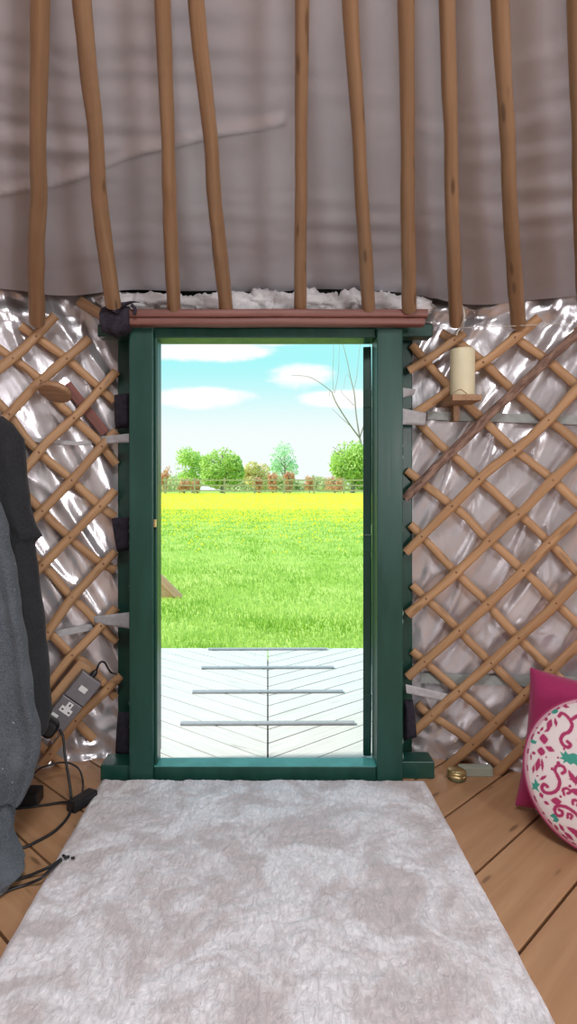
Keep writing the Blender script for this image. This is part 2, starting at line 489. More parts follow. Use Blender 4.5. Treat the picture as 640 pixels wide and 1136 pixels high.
mb = MB(); mb.grid(lambda u, v: ((2.62-2.18*v)*math.sin(u*2*PI), (2.62-2.18*v)*math.cos(u*2*PI), roof_z(2.62-2.18*v)+.22), 64, 6, closed_u=True)
mb.grid(lambda u, v: ((2.53+.09*v)*math.sin(u*2*PI), (2.53+.09*v)*math.cos(u*2*PI), 1.80+.09*v), 64, 1, closed_u=True)
structure(mb.build('roof_cover', M['ground'], solid=.02))
# crown ring at the top, and an added unseen dome that blocks the sun
mb = MB().tube([(.47*math.cos(a), .47*math.sin(a), 2.86) for a in np.linspace(0, 2*PI, 41)], .035, 8, cap=False)
structure(mb.build('crown_ring', M['pole']))
mb = MB(); mb.grid(lambda u, v: (.56*math.cos(v*PI/2)*math.cos(u*2*PI), .56*math.cos(v*PI/2)*math.sin(u*2*PI), 2.90+.18*math.sin(v*PI/2)), 40, 8, closed_u=True)
structure(mb.build('crown_sun_blocker', M['wool'], solid=.01))

# ------------------------------------------------------------------ door frame
door = empty('door_frame', (0, 2.2, 0), 'dark green painted wooden door frame standing in the lattice wall', 'door frame')
def gbox(name, *a, mat='green', bevel=.004): return MB().box(*a).build(name, M[mat], door, bevel=bevel)
gbox('post', -.517, -.427, 2.15, 2.26, 0, 1.697)
gbox('post', .4075, .504, 2.15, 2.26, 0, 1.697)
gbox('stop', -.428, -.417, 2.175, 2.25, .05, 1.68)
gbox('head_rail', -.428, .409, 2.17, 2.26, 1.668, 1.712)
gbox('sill', -.428, .409, 2.165, 2.232, 0, .057)
gbox('sill_glare_cap', -.427, .408, 2.164, 2.234, .0555, .0585, mat='glare_green', bevel=.001)  # thin slab added on the sill to carry the painted glare
gbox('outer_post', -.614, -.49, 2.362, 2.46, 0, 1.72)
gbox('outer_post', .475, .592, 2.362, 2.46, 0, 1.72)
gbox('jamb_lining', -.500, -.450, 2.255, 2.44, 0, 1.72)
gbox('jamb_lining', .458, .490, 2.255, 2.44, 0, 1.72)
gbox('outer_head', -.660, -.50, 2.235, 2.30, 1.690, 1.738)
gbox('outer_head', .505, .640, 2.235, 2.30, 1.690, 1.738)
gbox('outer_head', -.50, .505, 2.262, 2.46, 1.716, 1.80)
gbox('foot_block', -.630, -.518, 2.17, 2.27, 0, .058)
gbox('foot_block', .505, .632, 2.185, 2.27, 0, .066)
# set the outer posts back behind the lath ends
# latch plate
k = MB().box(-.4275, -.4165, 2.155, 2.168, .955, .985).build('latch_plate', M['brass'], door, bevel=.002)
k['label'] = 'small metal latch plate'
# filler lumps in the joint
mb = MB()
for i in range(34):
    for side in (1, -1):
        if side < 0 and random.random() < .45: continue
        py = 475+i*11.5+random.uniform(-4, 4)
        x = .507 if side > 0 else -.519
        z = CAM_H-(py-VY)/F*2.2; h = random.uniform(.006, .024); wx_ = random.uniform(.008, .017)
        mb.grid(lambda u, v: (x+wx_*math.sin(v*PI)*math.cos(u*2*PI), 2.225+.03*math.sin(v*PI)*math.sin(u*2*PI), z+h*math.cos(v*PI)), 8, 6, closed_u=True)
f = mb.build('filler', M['foam'], door); f['label'] = 'pale lumpy filler squeezed out along the joint'

# lintel beams above the door (on top of frame)
def beam(z0, z1, x0, x1, y0, label):
    mb = MB(); n = 24
    for i in range(n): pass
    def fn(u, v):
        x = x0+(x1-x0)*v; a = u*2*PI
        cy = y0+.024; cz = (z0+z1)/2; hz = (z1-z0)/2; hy = .024
        c, s_ = math.cos(a), math.sin(a); p = .45
        yy = cy+hy*math.copysign(abs(c)**p, c); zz = cz+hz*math.copysign(abs(s_)**p, s_)
        zz += .0025*mn.noise(Vector((x*4, z0*9, 0)))
        return (x, yy, zz)
    mb.grid(fn, 16, n, closed_u=True)
    for e in (0, 1): mb.add([fn(i/16, e) for i in range(16)], [tuple(range(16)) if e else tuple(range(16))[::-1]])
    mb.g = [(p[0], p[1], p[2]+z0*5) for p in mb.v]
    return tag(mb.build('lintel_beam', M['beam']), label, 'beam', 'reddish brown beams over the door')
beam(1.727, 1.758, -.612, .585, 2.105, 'upper of two reddish brown wooden bars lying over the green door frame')
beam(1.6985, 1.7265, -.600, .575, 2.108, 'lower of two reddish brown wooden bars, directly on the green door frame')

# door leaf, opened outward, seen on its edge
leaf = empty('door_leaf', (.38, 2.30, 0), 'dark green door leaf swung open outside, seen edge-on at the right jamb', 'door')
ax = Vector((.185, 1, 0)).normalized(); ay = Vector((1, -.185, 0)).normalized(); az = Vector((0, 0, 1))
hp = Vector((.3775, 2.285, 0)); T = .031; LW = .80
def lbox(name, s0, s1, t0, t1, z0, z1, mat='green'):
    c = hp+ax*(s0+s1)/2+ay*(t0+t1)/2; c.z = (z0+z1)/2
    return MB().obox(c, ax, ay, az, (s1-s0)/2, (t1-t0)/2, (z1-z0)/2).build(name, M[mat], leaf, bevel=.003)
lbox('stile', 0, .10, 0, T, .042, 1.662); lbox('stile', LW-.10, LW, 0, T, .042, 1.655)
lbox('rail', .10, LW-.10, 0, T, .042, .20); lbox('rail', .10, LW-.10, 0, T, .80, .92); lbox('rail', .10, LW-.10, 0, T, 1.52, 1.655)
lbox('panel', .10, LW-.10, .008, T-.008, .20, .80); lbox('panel', .10, LW-.10, .008, T-.008, .92, 1.52)
for z in (.22, .85, 1.42):
    h = lbox('hinge', -.004, .004, .004, T+.002, z, z+.07)

# ------------------------------------------------------------------ lattice walls
RB, RF = 2.418, 2.392
def radial(p): return Vector((-p.x, -p.y, 0)).normalized()
def densify(px, n=26):
    out = []; L = [0]
    for i in range(1, len(px)): L.append(L[-1]+math.dist(px[i], px[i-1]))
    for k in range(n+1):
        t = L[-1]*k/n
        for i in range(1, len(px)):
            if t <= L[i]+1e-6:
                f = (t-L[i-1])/(L[i]-L[i-1]); out.append((px[i-1][0]+(px[i][0]-px[i-1][0])*f, px[i-1][1]+(px[i][1]-px[i-1][1])*f)); break
    return out
lath_id = [0]
def lath(parent, pts, R, hw=.0178, mat='lath', rough=0.0):
    lath_id[0] += 1; sd = lath_id[0]*1.37
    n = max(8, int(math.dist(pts[0], pts[-1])/12))
    pp = densify(pts, n)
    P3 = []
    for i, (x, y) in enumerate(pp):
        wx = .9*mn.noise(Vector((i*.35, sd, 0)))*1.3
        P3.append(oncyl(x, y+wx, R))
    if mat == 'bark': rr = [hw*(.86+.35*abs(mn.noise(Vector((i*.6, sd, 3))))) for i in range(len(P3))]
    else: rr = [hw*(.95+.12*mn.noise(Vector((i*.5, sd, 3)))) for i in range(len(P3))]
    mb = MB().tube(P3, rr, 14, radial, .62, wob=.30 if mat == 'bark' else .06, seed=sd)
    return mb.build('lath', M[mat], parent)
def inter(a, b):
    for i in range(len(a)-1):
        for j in range(len(b)-1):
            (x1, y1), (x2, y2), (x3, y3), (x4, y4) = a[i], a[i+1], b[j], b[j+1]
            d = (x1-x2)*(y3-y4)-(y1-y2)*(x3-x4)
            if abs(d) < 1e-6: continue
            t = ((x1-x3)*(y3-y4)-(y1-y3)*(x3-x4))/d; u = -((x1-x2)*(y1-y3)-(y1-y2)*(x1-x3))/d
            if 0 <= t <= 1 and 0 <= u <= 1: return (x1+t*(x2-x1), y1+t*(y2-y1))
def lattice(loc, label, front, back, barks=()):
    root = empty('lattice_wall', loc, label, 'lattice')
    for p in back: lath(root, p, RB)
    for i, p in enumerate(front):
        o = lath(root, p, RF, .0188, 'bark' if i in barks else 'lath')
        if i in barks: o['label'] = 'dark branch with the bark left on'
    for p in front:
        for q in back:
            c = inter(p, q)
            if c and -30 < c[0] < 670:
                a = oncyl(c[0], c[1], RF-.0095); r = radial(a)
                tx = Vector((0, 0, 1)).cross(r).normalized()
                MB().lathe([(.0018, .003), (.0045, .0015), (.005, -.001)], a, 8, tx, Vector((0, 0, 1)), r).build('knot', M['thread'], root)
    return root
RFW = [
    [(453, 411), (480, 395), (515, 369)],
    [(461, 459), (497, 433), (523, 410), (545, 396), (598, 352)],
    [(449, 553), (478, 524), (540, 463), (568, 438), (605, 401), (640, 370), (700, 318)],
    [(450, 613), (501, 562), (540, 523), (575, 497), (615, 460), (640, 432), (760, 330)],
    [(452, 682), (501, 640), (540, 603), (578, 568), (613, 533), (640, 508), (760, 405)],
    [(452, 751), (507, 702), (540, 672), (576, 638), (610, 602), (640, 573), (760, 470)],
    [(457, 814), (503, 772), (540, 740), (573, 710), (607, 680), (640, 645), (760, 540)],
    [(486, 858), (520, 830), (550, 802), (588, 765), (607, 747), (640, 716), (760, 610)],
    [(540, 867), (575, 834), (600, 810), (640, 775), (760, 670)],
    [(620, 868), (700, 795), (800, 705)],
    [(690, 360), (650, 395), (620, 420)][::-1][:2]+[(690, 360)],
]
RFW = RFW[:10]
RBK = [
    [(457, 382), (480, 410), (498, 430), (534, 464), (570, 499), (614, 533), (640, 559), (760, 660)],
    [(489, 369), (509, 380), (540, 405), (566, 430), (602, 462), (618, 472), (640, 492), (760, 595)],
    [(567, 370), (573, 376), (602, 396), (616, 407), (640, 428), (760, 530)],
    [(463, 467), (471, 475), (491, 497), (510, 511), (533, 533), (543, 541), (570, 567), (584, 577), (607, 600), (618, 611), (640, 635), (760, 745)],
    [(451, 522), (479, 544), (501, 561), (514, 570), (537, 596), (552, 607), (576, 629), (590, 642), (612, 664), (640, 692), (740, 785)],
    [(455, 582), (477, 605), (499, 628), (513, 642), (535, 663), (549, 680), (572, 704), (583, 716), (610, 742), (640, 770)],
    [(457, 649), (470, 662), (488, 678), (507, 697), (520, 711), (540, 731), (551, 742), (578, 768), (592, 781)],
    [(457, 722), (480, 742), (503, 762), (520, 775), (540, 793), (557, 808), (582, 830)],
    [(463, 780), (474, 791), (486, 798), (516, 819), (540, 838), (556, 851)],
    [(640, 362), (700, 412), (800, 495)],
]
lattice((1.0, 2.2, 0), 'wooden trellis lattice wall to the right of the green door frame', RFW, RBK, barks=(2,))
LFW = [
    [(-90, 480), (0, 409), (30, 384), (61, 350)],
    [(-90, 560), (6, 464), (42, 425), (75, 397), (99, 376)],
    [(-80, 620), (28, 520), (52, 491), (85, 461), (129, 411)],
    [(-60, 670), (39, 575), (82, 530), (114, 494), (129, 478)],
    [(-40, 716), (45, 629), (82, 592), (128, 544)],
    [(-30, 790), (48, 709), (80, 663), (118, 622), (128, 612)],
    [(-20, 830), (53, 761), (77, 730), (110, 697), (129, 674)],
    [(46, 849), (87, 796), (134, 750)],
    [(-90, 405), (-30, 352)],
]
LBK = [
    [(23, 361), (47, 378), (77, 400), (105, 425), (127, 445)],
    [(-60, 338), (0, 388), (21, 402), (45, 422), (70, 452), (87, 469), (108, 489), (129, 515)],
    [(-60, 395), (0, 448), (14, 464), (28, 486), (48, 507), (75, 528), (86, 540), (110, 561), (128, 574)],
    [(-80, 450), (0, 522), (33, 553), (54, 574), (75, 594), (87, 605), (108, 622), (128, 633)],
    [(-60, 530), (20, 602), (42, 622), (59, 639), (77, 660), (88, 670), (105, 687), (129, 712)],
    [(-60, 598), (20, 670), (54, 702), (77, 725), (101, 740), (128, 774)],
    [(-40, 678), (20, 735), (50, 768), (77, 793), (104, 820)],
    [(-40, 748), (30, 815), (72, 850)],
]
lattice((-1.0, 2.2, 0), 'wooden trellis lattice wall to the left of the green door frame', LFW, LBK)

# ------------------------------------------------------------------ roof poles
def oncone(px, py, r0, z0):
    u = (px-VX)/F; k = math.sqrt(1+u*u); s = (VY-py)/F; m = (2.80-z0)/(r0-.47)
    D = (z0+m*r0-CAM_H)/(s+m*k); return P(px, py, D)
DT, ST = (2.135, 1.772), (2.335, 1.745)
poles = [
    ([(42, 147), (43, 215), (40, 280), (41, 357)], ST, .030, 'thick honey-brown roof pole farthest left, above the hanging dark coat'),
    ([(106, 147), (110, 215), (116, 270), (126, 338)], DT, .029, 'bowed roof pole leaning right down to the black wrapping at the lintel end'),
    ([(186, 147), (188, 215), (190, 280), (193, 343)], DT, .026, 'brown roof pole with dark knots, third from the left'),
    ([(233, 147), (238, 220), (244, 280), (251, 343)], DT, .027, 'slanting roof pole over the left half of the doorway, fourth from the left'),
    ([(334, 147), (334, 215), (333, 280), (333, 343)], DT, .023, 'straight slim roof pole standing over the middle of the doorway'),
    ([(398, 147), (401, 215), (405, 280), (409, 343)], DT, .025, 'roof pole over the right half of the doorway, above the open door leaf'),
    ([(452, 147), (452, 215), (453, 280), (454, 343)], DT, .026, 'knotty roof pole standing above the right post of the door frame'),
    ([(500, 147), (501, 215), (503, 280), (506, 359)], ST, .026, 'roof pole above the cream candle with a white cord at its foot'),
    ([(563, 147), (565, 215), (569, 280), (575, 360)], ST, .027, 'orange-brown roof pole meeting the lattice right of the candle'),
    ([(643, 147), (644, 215), (646, 280), (650, 360)], ST, .026, 'roof pole at the far right edge, only a sliver showing'),
    ([(-40, 147), (-42, 215), (-46, 280), (-50, 357)], ST, .027, 'roof pole just beyond the left edge of the view'),
    ([(720, 147), (724, 215), (731, 280), (740, 360)], ST, .027, 'roof pole just beyond the right edge of the view'),
]
for i, (px, (r0, z0), rad, lab) in enumerate(poles):
    pts = [oncone(x, y, r0, z0) for x, y in px[::-1]]
    d = (pts[-1]-pts[-3]).normalized(); q = pts[-1]+d*.45
    rr = math.hypot(q.x, q.y); e = Vector((q.x/rr*.49, q.y/rr*.49, 2.83))
    path = smooth_path(pts+[q, e], 10)
    n = len(path)
    radii = [rad*(1.0-.24*min(1, k/(n*.55))+.05*mn.noise(Vector((k*.25, i*3, 0)))) for k in range(n)]
    tag(MB().tube(path, radii, 14, wob=.10, seed=i*2.3).build('roof_pole', M['pole']), lab, 'roof pole', 'roof poles fanning up from the wall')

# ------------------------------------------------------------------ wool wadding over the lintel
mb = MB()
for i in range(44):
    px = 128+i*7.8+random.uniform(-3, 3); c = P(px, 339+random.uniform(-4, 3)+(8 if px > 470 else 0), 2.245+random.uniform(-.02, .02))
    rx, ry, rz = random.uniform(.035, .08), .045, random.uniform(.028, .052)*(0.7 if 150 < px < 235 else 1)
    def fn(u, v):
        d = Vector((math.sin(v*PI)*math.cos(u*2*PI), math.sin(v*PI)*math.sin(u*2*PI), math.cos(v*PI)))
        k = 1+.45*mn.noise(d*2.2+Vector((i, 0, 0)))+.2*mn.noise(d*7+Vector((i, 4, 0)))
        return (c.x+d.x*rx*k, c.y+d.y*ry*k, c.z+d.z*rz*k)
    mb.grid(fn, 22, 14, closed_u=True)
tag(mb.build('wool_wadding', M['wool']), 'white fleece wadding stuffed between the lintel bars and the roof lining', 'insulation', kind='stuff')

# lath stub and black wrapping at the left lintel end
a, b = P(88, 334, 2.26), P(119, 354, 2.20); d = (b-a).normalized()
mb = MB().obox((a+b)/2, d, Vector((0, 1, 0)), d.cross(Vector((0, 1, 0))).normalized(), (b-a).length/2, .018, .019)
tag(mb.build('timber_offcut', M['shelf'], bevel=.003), 'short brown timber offcut wedged at the left end of the lintel bars', 'wood')
mb = MB()
def wrap(u, v):
    a = u*2*PI; x = -.61+.105*v
    k = 1+.22*mn.noise(Vector((math.cos(a)*2, math.sin(a)*2, v*5)))
    return (x, 2.130+.042*k*math.cos(a), 1.722+.050*k*math.sin(a)*(.85+.3*math.sin(v*PI)))
mb.grid(wrap, 28, 16, closed_u=True)
for e in (0, 1): mb.add([wrap(i/28, e) for i in range(28)], [tuple(range(28))])
tail = smooth_path([P(128, 348, 2.09), P(132, 340, 2.09), P(140, 337, 2.09), P(148, 335, 2.09), P(155, 335.5, 2.09)], 6)
mb.tube(tail, [.026, .026, .025, .024, .022, .022, .020, .018, .017, .016, .014, .013, .012, .011, .010, .009, .008, .007, .006, .005, .004, .003, .003, .002, .002][:len(tail)], 10, flat=.5)
mb.tube(smooth_path([P(146, 338, 2.085), P(150, 343, 2.085), P(149, 349, 2.085)], 5), .006, 8)
tag(mb.build('black_wrapping', M['navy']), 'black cloth wrapping with a curled end on the left end of the lintel', 'cloth')

# ------------------------------------------------------------------ patches, straps and bands
def patch(name, pts, D, th, mat, label, cat, group=None, bump_=.004):
    """quad patch given by 4 pixel corners (tl,tr,br,bl) at depth(s) D, cushioned and with thickness"""
    Ds = D if isinstance(D, (list, tuple)) else [D]*4
    tl, tr, br, bl = [P(*p, d) for p, d in zip(pts, Ds)]
    nrm = (tr-tl).cross(bl-tl).normalized()
    if nrm.y > 0: nrm = -nrm
    mb = MB()
    def s_(sgn):
        def fn(u, v):
            p = tl.lerp(tr, u).lerp(bl.lerp(br, u), v)
            e = (max(0, 1-abs(2*u-1)**6)*max(0, 1-abs(2*v-1)**6))**.5
            return p+nrm*(th*e*(1 if sgn > 0 else -.15)+bump_*e*mn.noise(p*40))
        return fn
    mb.grid(s_(1), 16, 12); mb.grid(s_(-1), 16, 12, flip=True)
    return tag(mb.build(name, M[mat]), label, cat, group)
patch('felt_patch', [(127, 438), (144, 436), (144, 474), (128, 476)], 2.30, .03, 'navy', 'dark navy felt patch, the upper one, at the left edge of the door frame', 'felt patch', 'navy felt patches by the left post')
patch('felt_patch', [(124, 575), (145, 573), (145, 611), (130, 612)], 2.30, .03, 'navy', 'dark navy felt patch, the middle one, at the left edge of the door frame', 'felt patch', 'navy felt patches by the left post')
patch('felt_patch', [(131, 790), (145, 790), (146, 838), (128, 836)], 2.30, .03, 'navy', 'dark felt patch lowest on the left of the door frame, above its foot', 'felt patch', 'navy felt patches by the left post')
patch('felt_patch', [(448, 776), (458, 776), (462, 818), (448, 822)], 2.30, .03, 'navy', 'dark felt patch low on the right side of the door frame', 'felt patch')
patch('webbing_strap', [(113, 484), (143, 481), (143, 491), (111, 493)], [2.31, 2.25, 2.25, 2.31], .006, 'strap', 'flat grey webbing strap tied to the left post at head height', 'strap')
patch('webbing_strap', [(102, 684), (145, 679), (146, 698), (104, 691)], [2.31, 2.25, 2.25, 2.31], .008, 'strap', 'creased grey webbing strap fanned out on the lower left post', 'strap')
patch('webbing_strap', [(446, 453), (473, 458), (472, 472), (446, 471)], [2.25, 2.31, 2.31, 2.25], .008, 'strap', 'wide pale grey strap between right post and candle shelf', 'strap')
patch('webbing_strap', [(447, 430), (461, 432), (459, 438), (447, 441)], [2.25, 2.30, 2.30, 2.25], .005, 'strap', 'small pale strap end poking out above the wide strap, right of the frame', 'strap')
patch('webbing_strap', [(450, 759), (506, 772), (502, 780), (451, 769)], [2.25, 2.31, 2.31, 2.25], .005, 'strap', 'grey strap sloping across the lattice beside the lower right post', 'strap')
def band(pts, h, R, label, mat='band'):
    mb = MB(); pp = densify(pts, 30)
    P3 = [oncyl(x, y, R) for x, y in pp]
    up = Vector((0, 0, 1))
    for s0 in (0,):
        vs = []; gs = []
        for i, p in enumerate(P3):
            r = radial(p); w_ = .002*mn.noise(Vector((i*.5, 3, R*9)))
            for (a, b) in ((h/2, .003), (-h/2, .003), (-h/2, -.002), (h/2, -.002)):
                vs.append(p+up*(a+w_)+r*b); gs.append((i*.05, a, b))
        n = len(P3)
        fs = [(i*4+k, i*4+(k+1) % 4, (i+1)*4+(k+1) % 4, (i+1)*4+k) for i in range(n-1) for k in range(4)]+[(0, 3, 2, 1), (n*4-4, n*4-3, n*4-2, n*4-1)]
        mb.add(vs, fs, gs)
    return tag(mb.build('tension_band', M[mat]), label, 'band', 'tension bands behind the lattice')
band([(-80, 480), (30, 487), (85, 492), (118, 488)], .016, 2.436, 'thin grey band running behind the left lattice at head height', 'strap')
band([(-60, 720), (50, 705), (110, 694)], .026, 2.436, 'grey band running behind the left lattice above the socket', 'strap')
band([(474, 461), (540, 463), (640, 466), (760, 472)], .034, 2.436, 'grey band running behind the right lattice below the candle shelf')
band([(466, 752), (540, 755), (610, 756), (760, 760)], .040, 2.436, 'grey-green band running behind the right lattice low down')

# cords at the top of the right lattice
tag(MB().tube(smooth_path([oncyl(473, 357, 2.36), oncyl(505, 363, 2.35), oncyl(560, 362, 2.35), oncyl(640, 358, 2.35), oncyl(700, 357, 2.35)], 8), .0016, 6).build('tie_cord', M['cord']),
    'thin pale cord stretched along the top of the right lattice', 'cord')
mb = MB().tube(smooth_path([P(513, 340, 2.17), P(515, 350, 2.17), P(513, 358, 2.19), P(509, 364, 2.24), P(505, 370, 2.24)], 6), .0042, 8)
mb.tube(smooth_path([P(506, 372, 2.235), P(510, 362, 2.225), P(514, 360, 2.235), P(512, 368, 2.24)], 6), .0035, 8)
tag(mb.build('white_cord', M['cord']), 'short white cord knotted round the pole foot above the candle', 'cord')

# ------------------------------------------------------------------ candle and its shelf
sh = empty('wall_shelf', P(511, 446, 2.24), 'small square wooden shelf fixed to the right lattice under the candle', 'shelf')
c = P(510.5, 444, 2.245)
MB().box(c.x-.056, c.x+.056, 2.165, 2.36, c.z-.013, c.z+.010).build('board', M['shelf'], sh, bevel=.002)
MB().box(c.x-.012, c.x+.012, 2.29, 2.36, c.z-.075, c.z-.013).build('bracket', M['shelf'], sh, bevel=.002)
cz0 = c.z+.011
cn = empty('pillar_candle', (c.x+.002, 2.225, cz0), 'cream pillar candle standing on the small wooden shelf', 'candle')
MB().lathe([(.0445, 0), (.0462, .004), (.0462, .176), (.0445, .181), (.040, .182), (.034, .176), (.004, .172)], cn.location, 40).build('wax_body', M['candle'], cn)
MB().tube([cn.location+Vector((0, 0, .171)), cn.location+Vector((.001, 0, .182)), cn.location+Vector((.003, 0, .188))], .0014, 6).build('wick', M['black'], cn)
MB().tube(smooth_path([cn.location+Vector((-.040, -.0235, .012)), cn.location+Vector((-.022, -.041, .020)), cn.location+Vector((-.008, -.0458, .010)), cn.location+Vector((.002, -.0462, .002))], 6), .0016, 6).build('wax_crack', M['shelf'], cn)

# ------------------------------------------------------------------ round wooden disc shelf on the left lattice
ds = empty('round_shelf', P(62, 434, 2.26), 'round wooden disc shelf on the left lattice with a red-brown support', 'shelf')
cc = oncyl(61, 435, 2.30); az_ = Vector((-.12, -.42, -.90)).normalized(); ax_ = Vector((1, 0, -.1)); ax_ = (ax_-az_*ax_.dot(az_)).normalized(); ay_ = az_.cross(ax_)
MB().lathe([(.040, -.013), (.056, -.012), (.060, -.008), (.060, .006), (.057, .009), (.040, .010)], cc, 36, ax_, ay_, az_).build('disc', M['shelf'], ds)
a, b = oncyl(74, 426, 2.425), oncyl(117, 481, 2.425)
d = (b-a).normalized(); nn = radial((a+b)/2); nn = (nn-d*nn.dot(d)).normalized()
MB().obox((a+b)/2, d, nn, d.cross(nn), (b-a).length/2, .008, .0185).build('support_board', M['red_board'], ds, bevel=.002)

# ------------------------------------------------------------------ sockets on the left lattice
so = empty('socket_box', P(82, 775, 2.17), 'grey metal-clad socket and switch boxes mounted slantwise on the left lattice', 'socket')
def wallframe(px, py, D, ang):
    o = P(px, py, D); r = radial(o); tx = Vector((0, 0, 1)).cross(r); tx = tx.normalized()
    if tx.x < 0: tx = -tx
    up = Vector((0, 0, 1)); a = math.radians(ang)
    return o, tx*math.cos(a)+up*math.sin(a), -tx*math.sin(a)+up*math.cos(a), r
o0, lx, ly, lz = wallframe(81, 776, 2.19, 50)
def sb(name, x0, x1, y0, y1, z0, z1, mat, bevel=.002, parent=so):
    return MB().obox(o0+lx*(x0+x1)/2+ly*(y0+y1)/2+lz*(z0+z1)/2, lx, ly, lz, (x1-x0)/2, (y1-y0)/2, (z1-z0)/2).build(name, M[mat], parent, bevel=bevel)
b = sb('back_board', -.165, .125, -.044, .075, -.035, -.018, 'lath'); b['label'] = 'wooden mounting board'
sb('box', -.118, .000, -.045, .045, -.018, .018, 'metalclad', .004)
sb('box', .003, .108, -.045, .045, -.018, .022, 'metalclad', .004)
fp = sb('face_plate', -.116, -.002, -.043, .043, .018, .021, 'metalclad', .0015)
fq = sb('face_plate', .005, .106, -.043, .043, .022, .025, 'metalclad', .0015)
r1 = sb('rocker_switch', .045, .066, -.016, .016, .025, .030, 'white_plastic', .002, fq); r1['label'] = 'white rocker switch'
# socket insert: T-shaped white face with three slots
T_ = MB()
for (x0, x1, y0, y1) in ((-.052, -.030, -.024, .024), (-.032, -.008, -.011, .011)):
    T_.obox(o0+lx*(x0+x1)/2+ly*(y0+y1)/2+lz*.0225, lx, ly, lz, (x1-x0)/2, (y1-y0)/2, .0018)
t_ = T_.build('socket_insert', M['white_plastic'], fp, bevel=.001); t_['label'] = 'white three-pin socket insert'
S_ = MB()
for (x, y, hx, hy) in ((-.017, 0, .0048, .0025), (-.041, -.014, .0025, .0042), (-.041, .014, .0025, .0042)):
    S_.obox(o0+lx*x+ly*y+lz*.0247, lx, ly, lz, hx, hy, .0006)
S_.build('pin_slots', M['black'], fp)
sb('rocker_switch', -.092, -.068, .008, .036, .021, .026, 'white_plastic', .002, fp)
g_ = MB().tube([o0+lx*.108+ly*.0, o0+lx*.120, o0+lx*.134], [.012, .012, .007], 12); g_.build('cable_gland', M['black'], so)
pts = [o0+lx*.130, P(111, 735, 2.17), P(116, 735, 2.18), P(119, 740, 2.20), P(123, 746, 2.25), P(130, 748, 2.26)]
MB().tube(smooth_path(pts, 6), .0036, 8).build('supply_cable', M['cable'], so)

# plug with its cable
pl = empty('plug', P(58, 805, 2.12), 'black mains plug in the grey socket with its cable trailing to the floor', 'plug')
o1 = o0; pc = P(54, 806, 2.10)
def plugbody(u, v):
    a = u*2*PI; r = (.030, .033, .034, .031, .020)[min(4, int(v*4))]
    c, s_ = math.cos(a), math.sin(a); p = .6
    return pc+lx*(r*math.copysign(abs(c)**p, c))+ly*(r*.95*math.copysign(abs(s_)**p, s_))+lz*(-.028+.062*v)
mb = MB(); mb.grid(plugbody, 24, 8, closed_u=True)
mb.add([plugbody(i/24, 1) for i in range(24)], [tuple(range(24))]); mb.add([plugbody(i/24, 0) for i in range(24)], [tuple(range(24))[::-1]])
mb.build('body', M['black'], pl)
cp = [P(66, 809, 2.105), P(70, 818, 2.09), P(72, 838, 2.07), P(76, 862, 2.03), onfloor(81, 887, .012)+Vector((0, -.02, .02)), onfloor(77, 903, .006), onfloor(62, 921, .005), onfloor(40, 934, .005), onfloor(21, 942, .005), onfloor(-20, 950, .005)]
MB().tube(smooth_path(cp, 10), .0046, 10).build('cable', M['cable'], pl)

ad = empty('power_adapter', onfloor(90, 894), 'black power adapter lying by the rug corner with a looped cable', 'adapter')
a, b = onfloor(78, 896, .018), onfloor(104, 880, .018)
d = (b-a).normalized()
MB().obox((a+b)/2, d, Vector((-d.y, d.x, 0)), Vector((0, 0, 1)), (b-a).length/2, .022, .018).build('body', M['black'], ad, bevel=.006)
cp = [a, onfloor(72, 890, .01), onfloor(50, 893, .005), onfloor(28, 896, .005), onfloor(-10, 900, .005)]
MB().tube(smooth_path(cp, 8), .004, 8).build('cable', M['cable'], ad)
cp = [(a+b)/2+Vector((0, 0, .012)), P(92, 868, 2.12), P(88, 854, 2.14), P(78, 847, 2.15), P(66, 846, 2.15), P(54, 849, 2.13), P(44, 853, 2.10), P(30, 866, 2.02), onfloor(5, 895, .005)]
MB().tube(smooth_path(cp, 8), .0036, 8).build('cable', M['cable'], ad)
a = onfloor(56, 892, .0)
ex = empty('extension_block', a, 'black extension block on the floor behind the trailing garments', 'extension block')
MB().box(-.93, -.795, 1.985, 2.05, .0, .048).build('body', M['black'], ex, bevel=.004)
MB().box(-.915, -.895, 1.984, 1.987, .012, .036).build('switch', M['metalclad'], ex)
# loose cables on the rug corner
mb = MB()
mb.tube(smooth_path([onfloor(-30, 988, .005), onfloor(0, 981, .005), onfloor(28, 973, .006), onfloor(54, 962, .026), onfloor(68, 953, .028)], 8), .0042, 8)
mb.tube(smooth_path([onfloor(-30, 1004, .005), onfloor(6, 989, .005), onfloor(30, 981, .006), onfloor(46, 974, .024), onfloor(56, 964, .028), onfloor(68, 954, .028)], 8), .0042, 8)
tag(mb.build('loose_cable', M['cable']), 'pair of thin black cables ending on the lower left edge of the rug', 'cable')
mb = MB().tube(smooth_path([onfloor(70, 949, .03), onfloor(73, 951, .034), onfloor(76, 950.5, .03)], 5), .004, 8)
mb.tube(smooth_path([onfloor(79, 952, .03), onfloor(83, 951.5, .031)], 5), .0035, 8)
tag(mb.build('cable_end', M['black']), 'tiny black cable ends lying on the pale rug', 'cable')

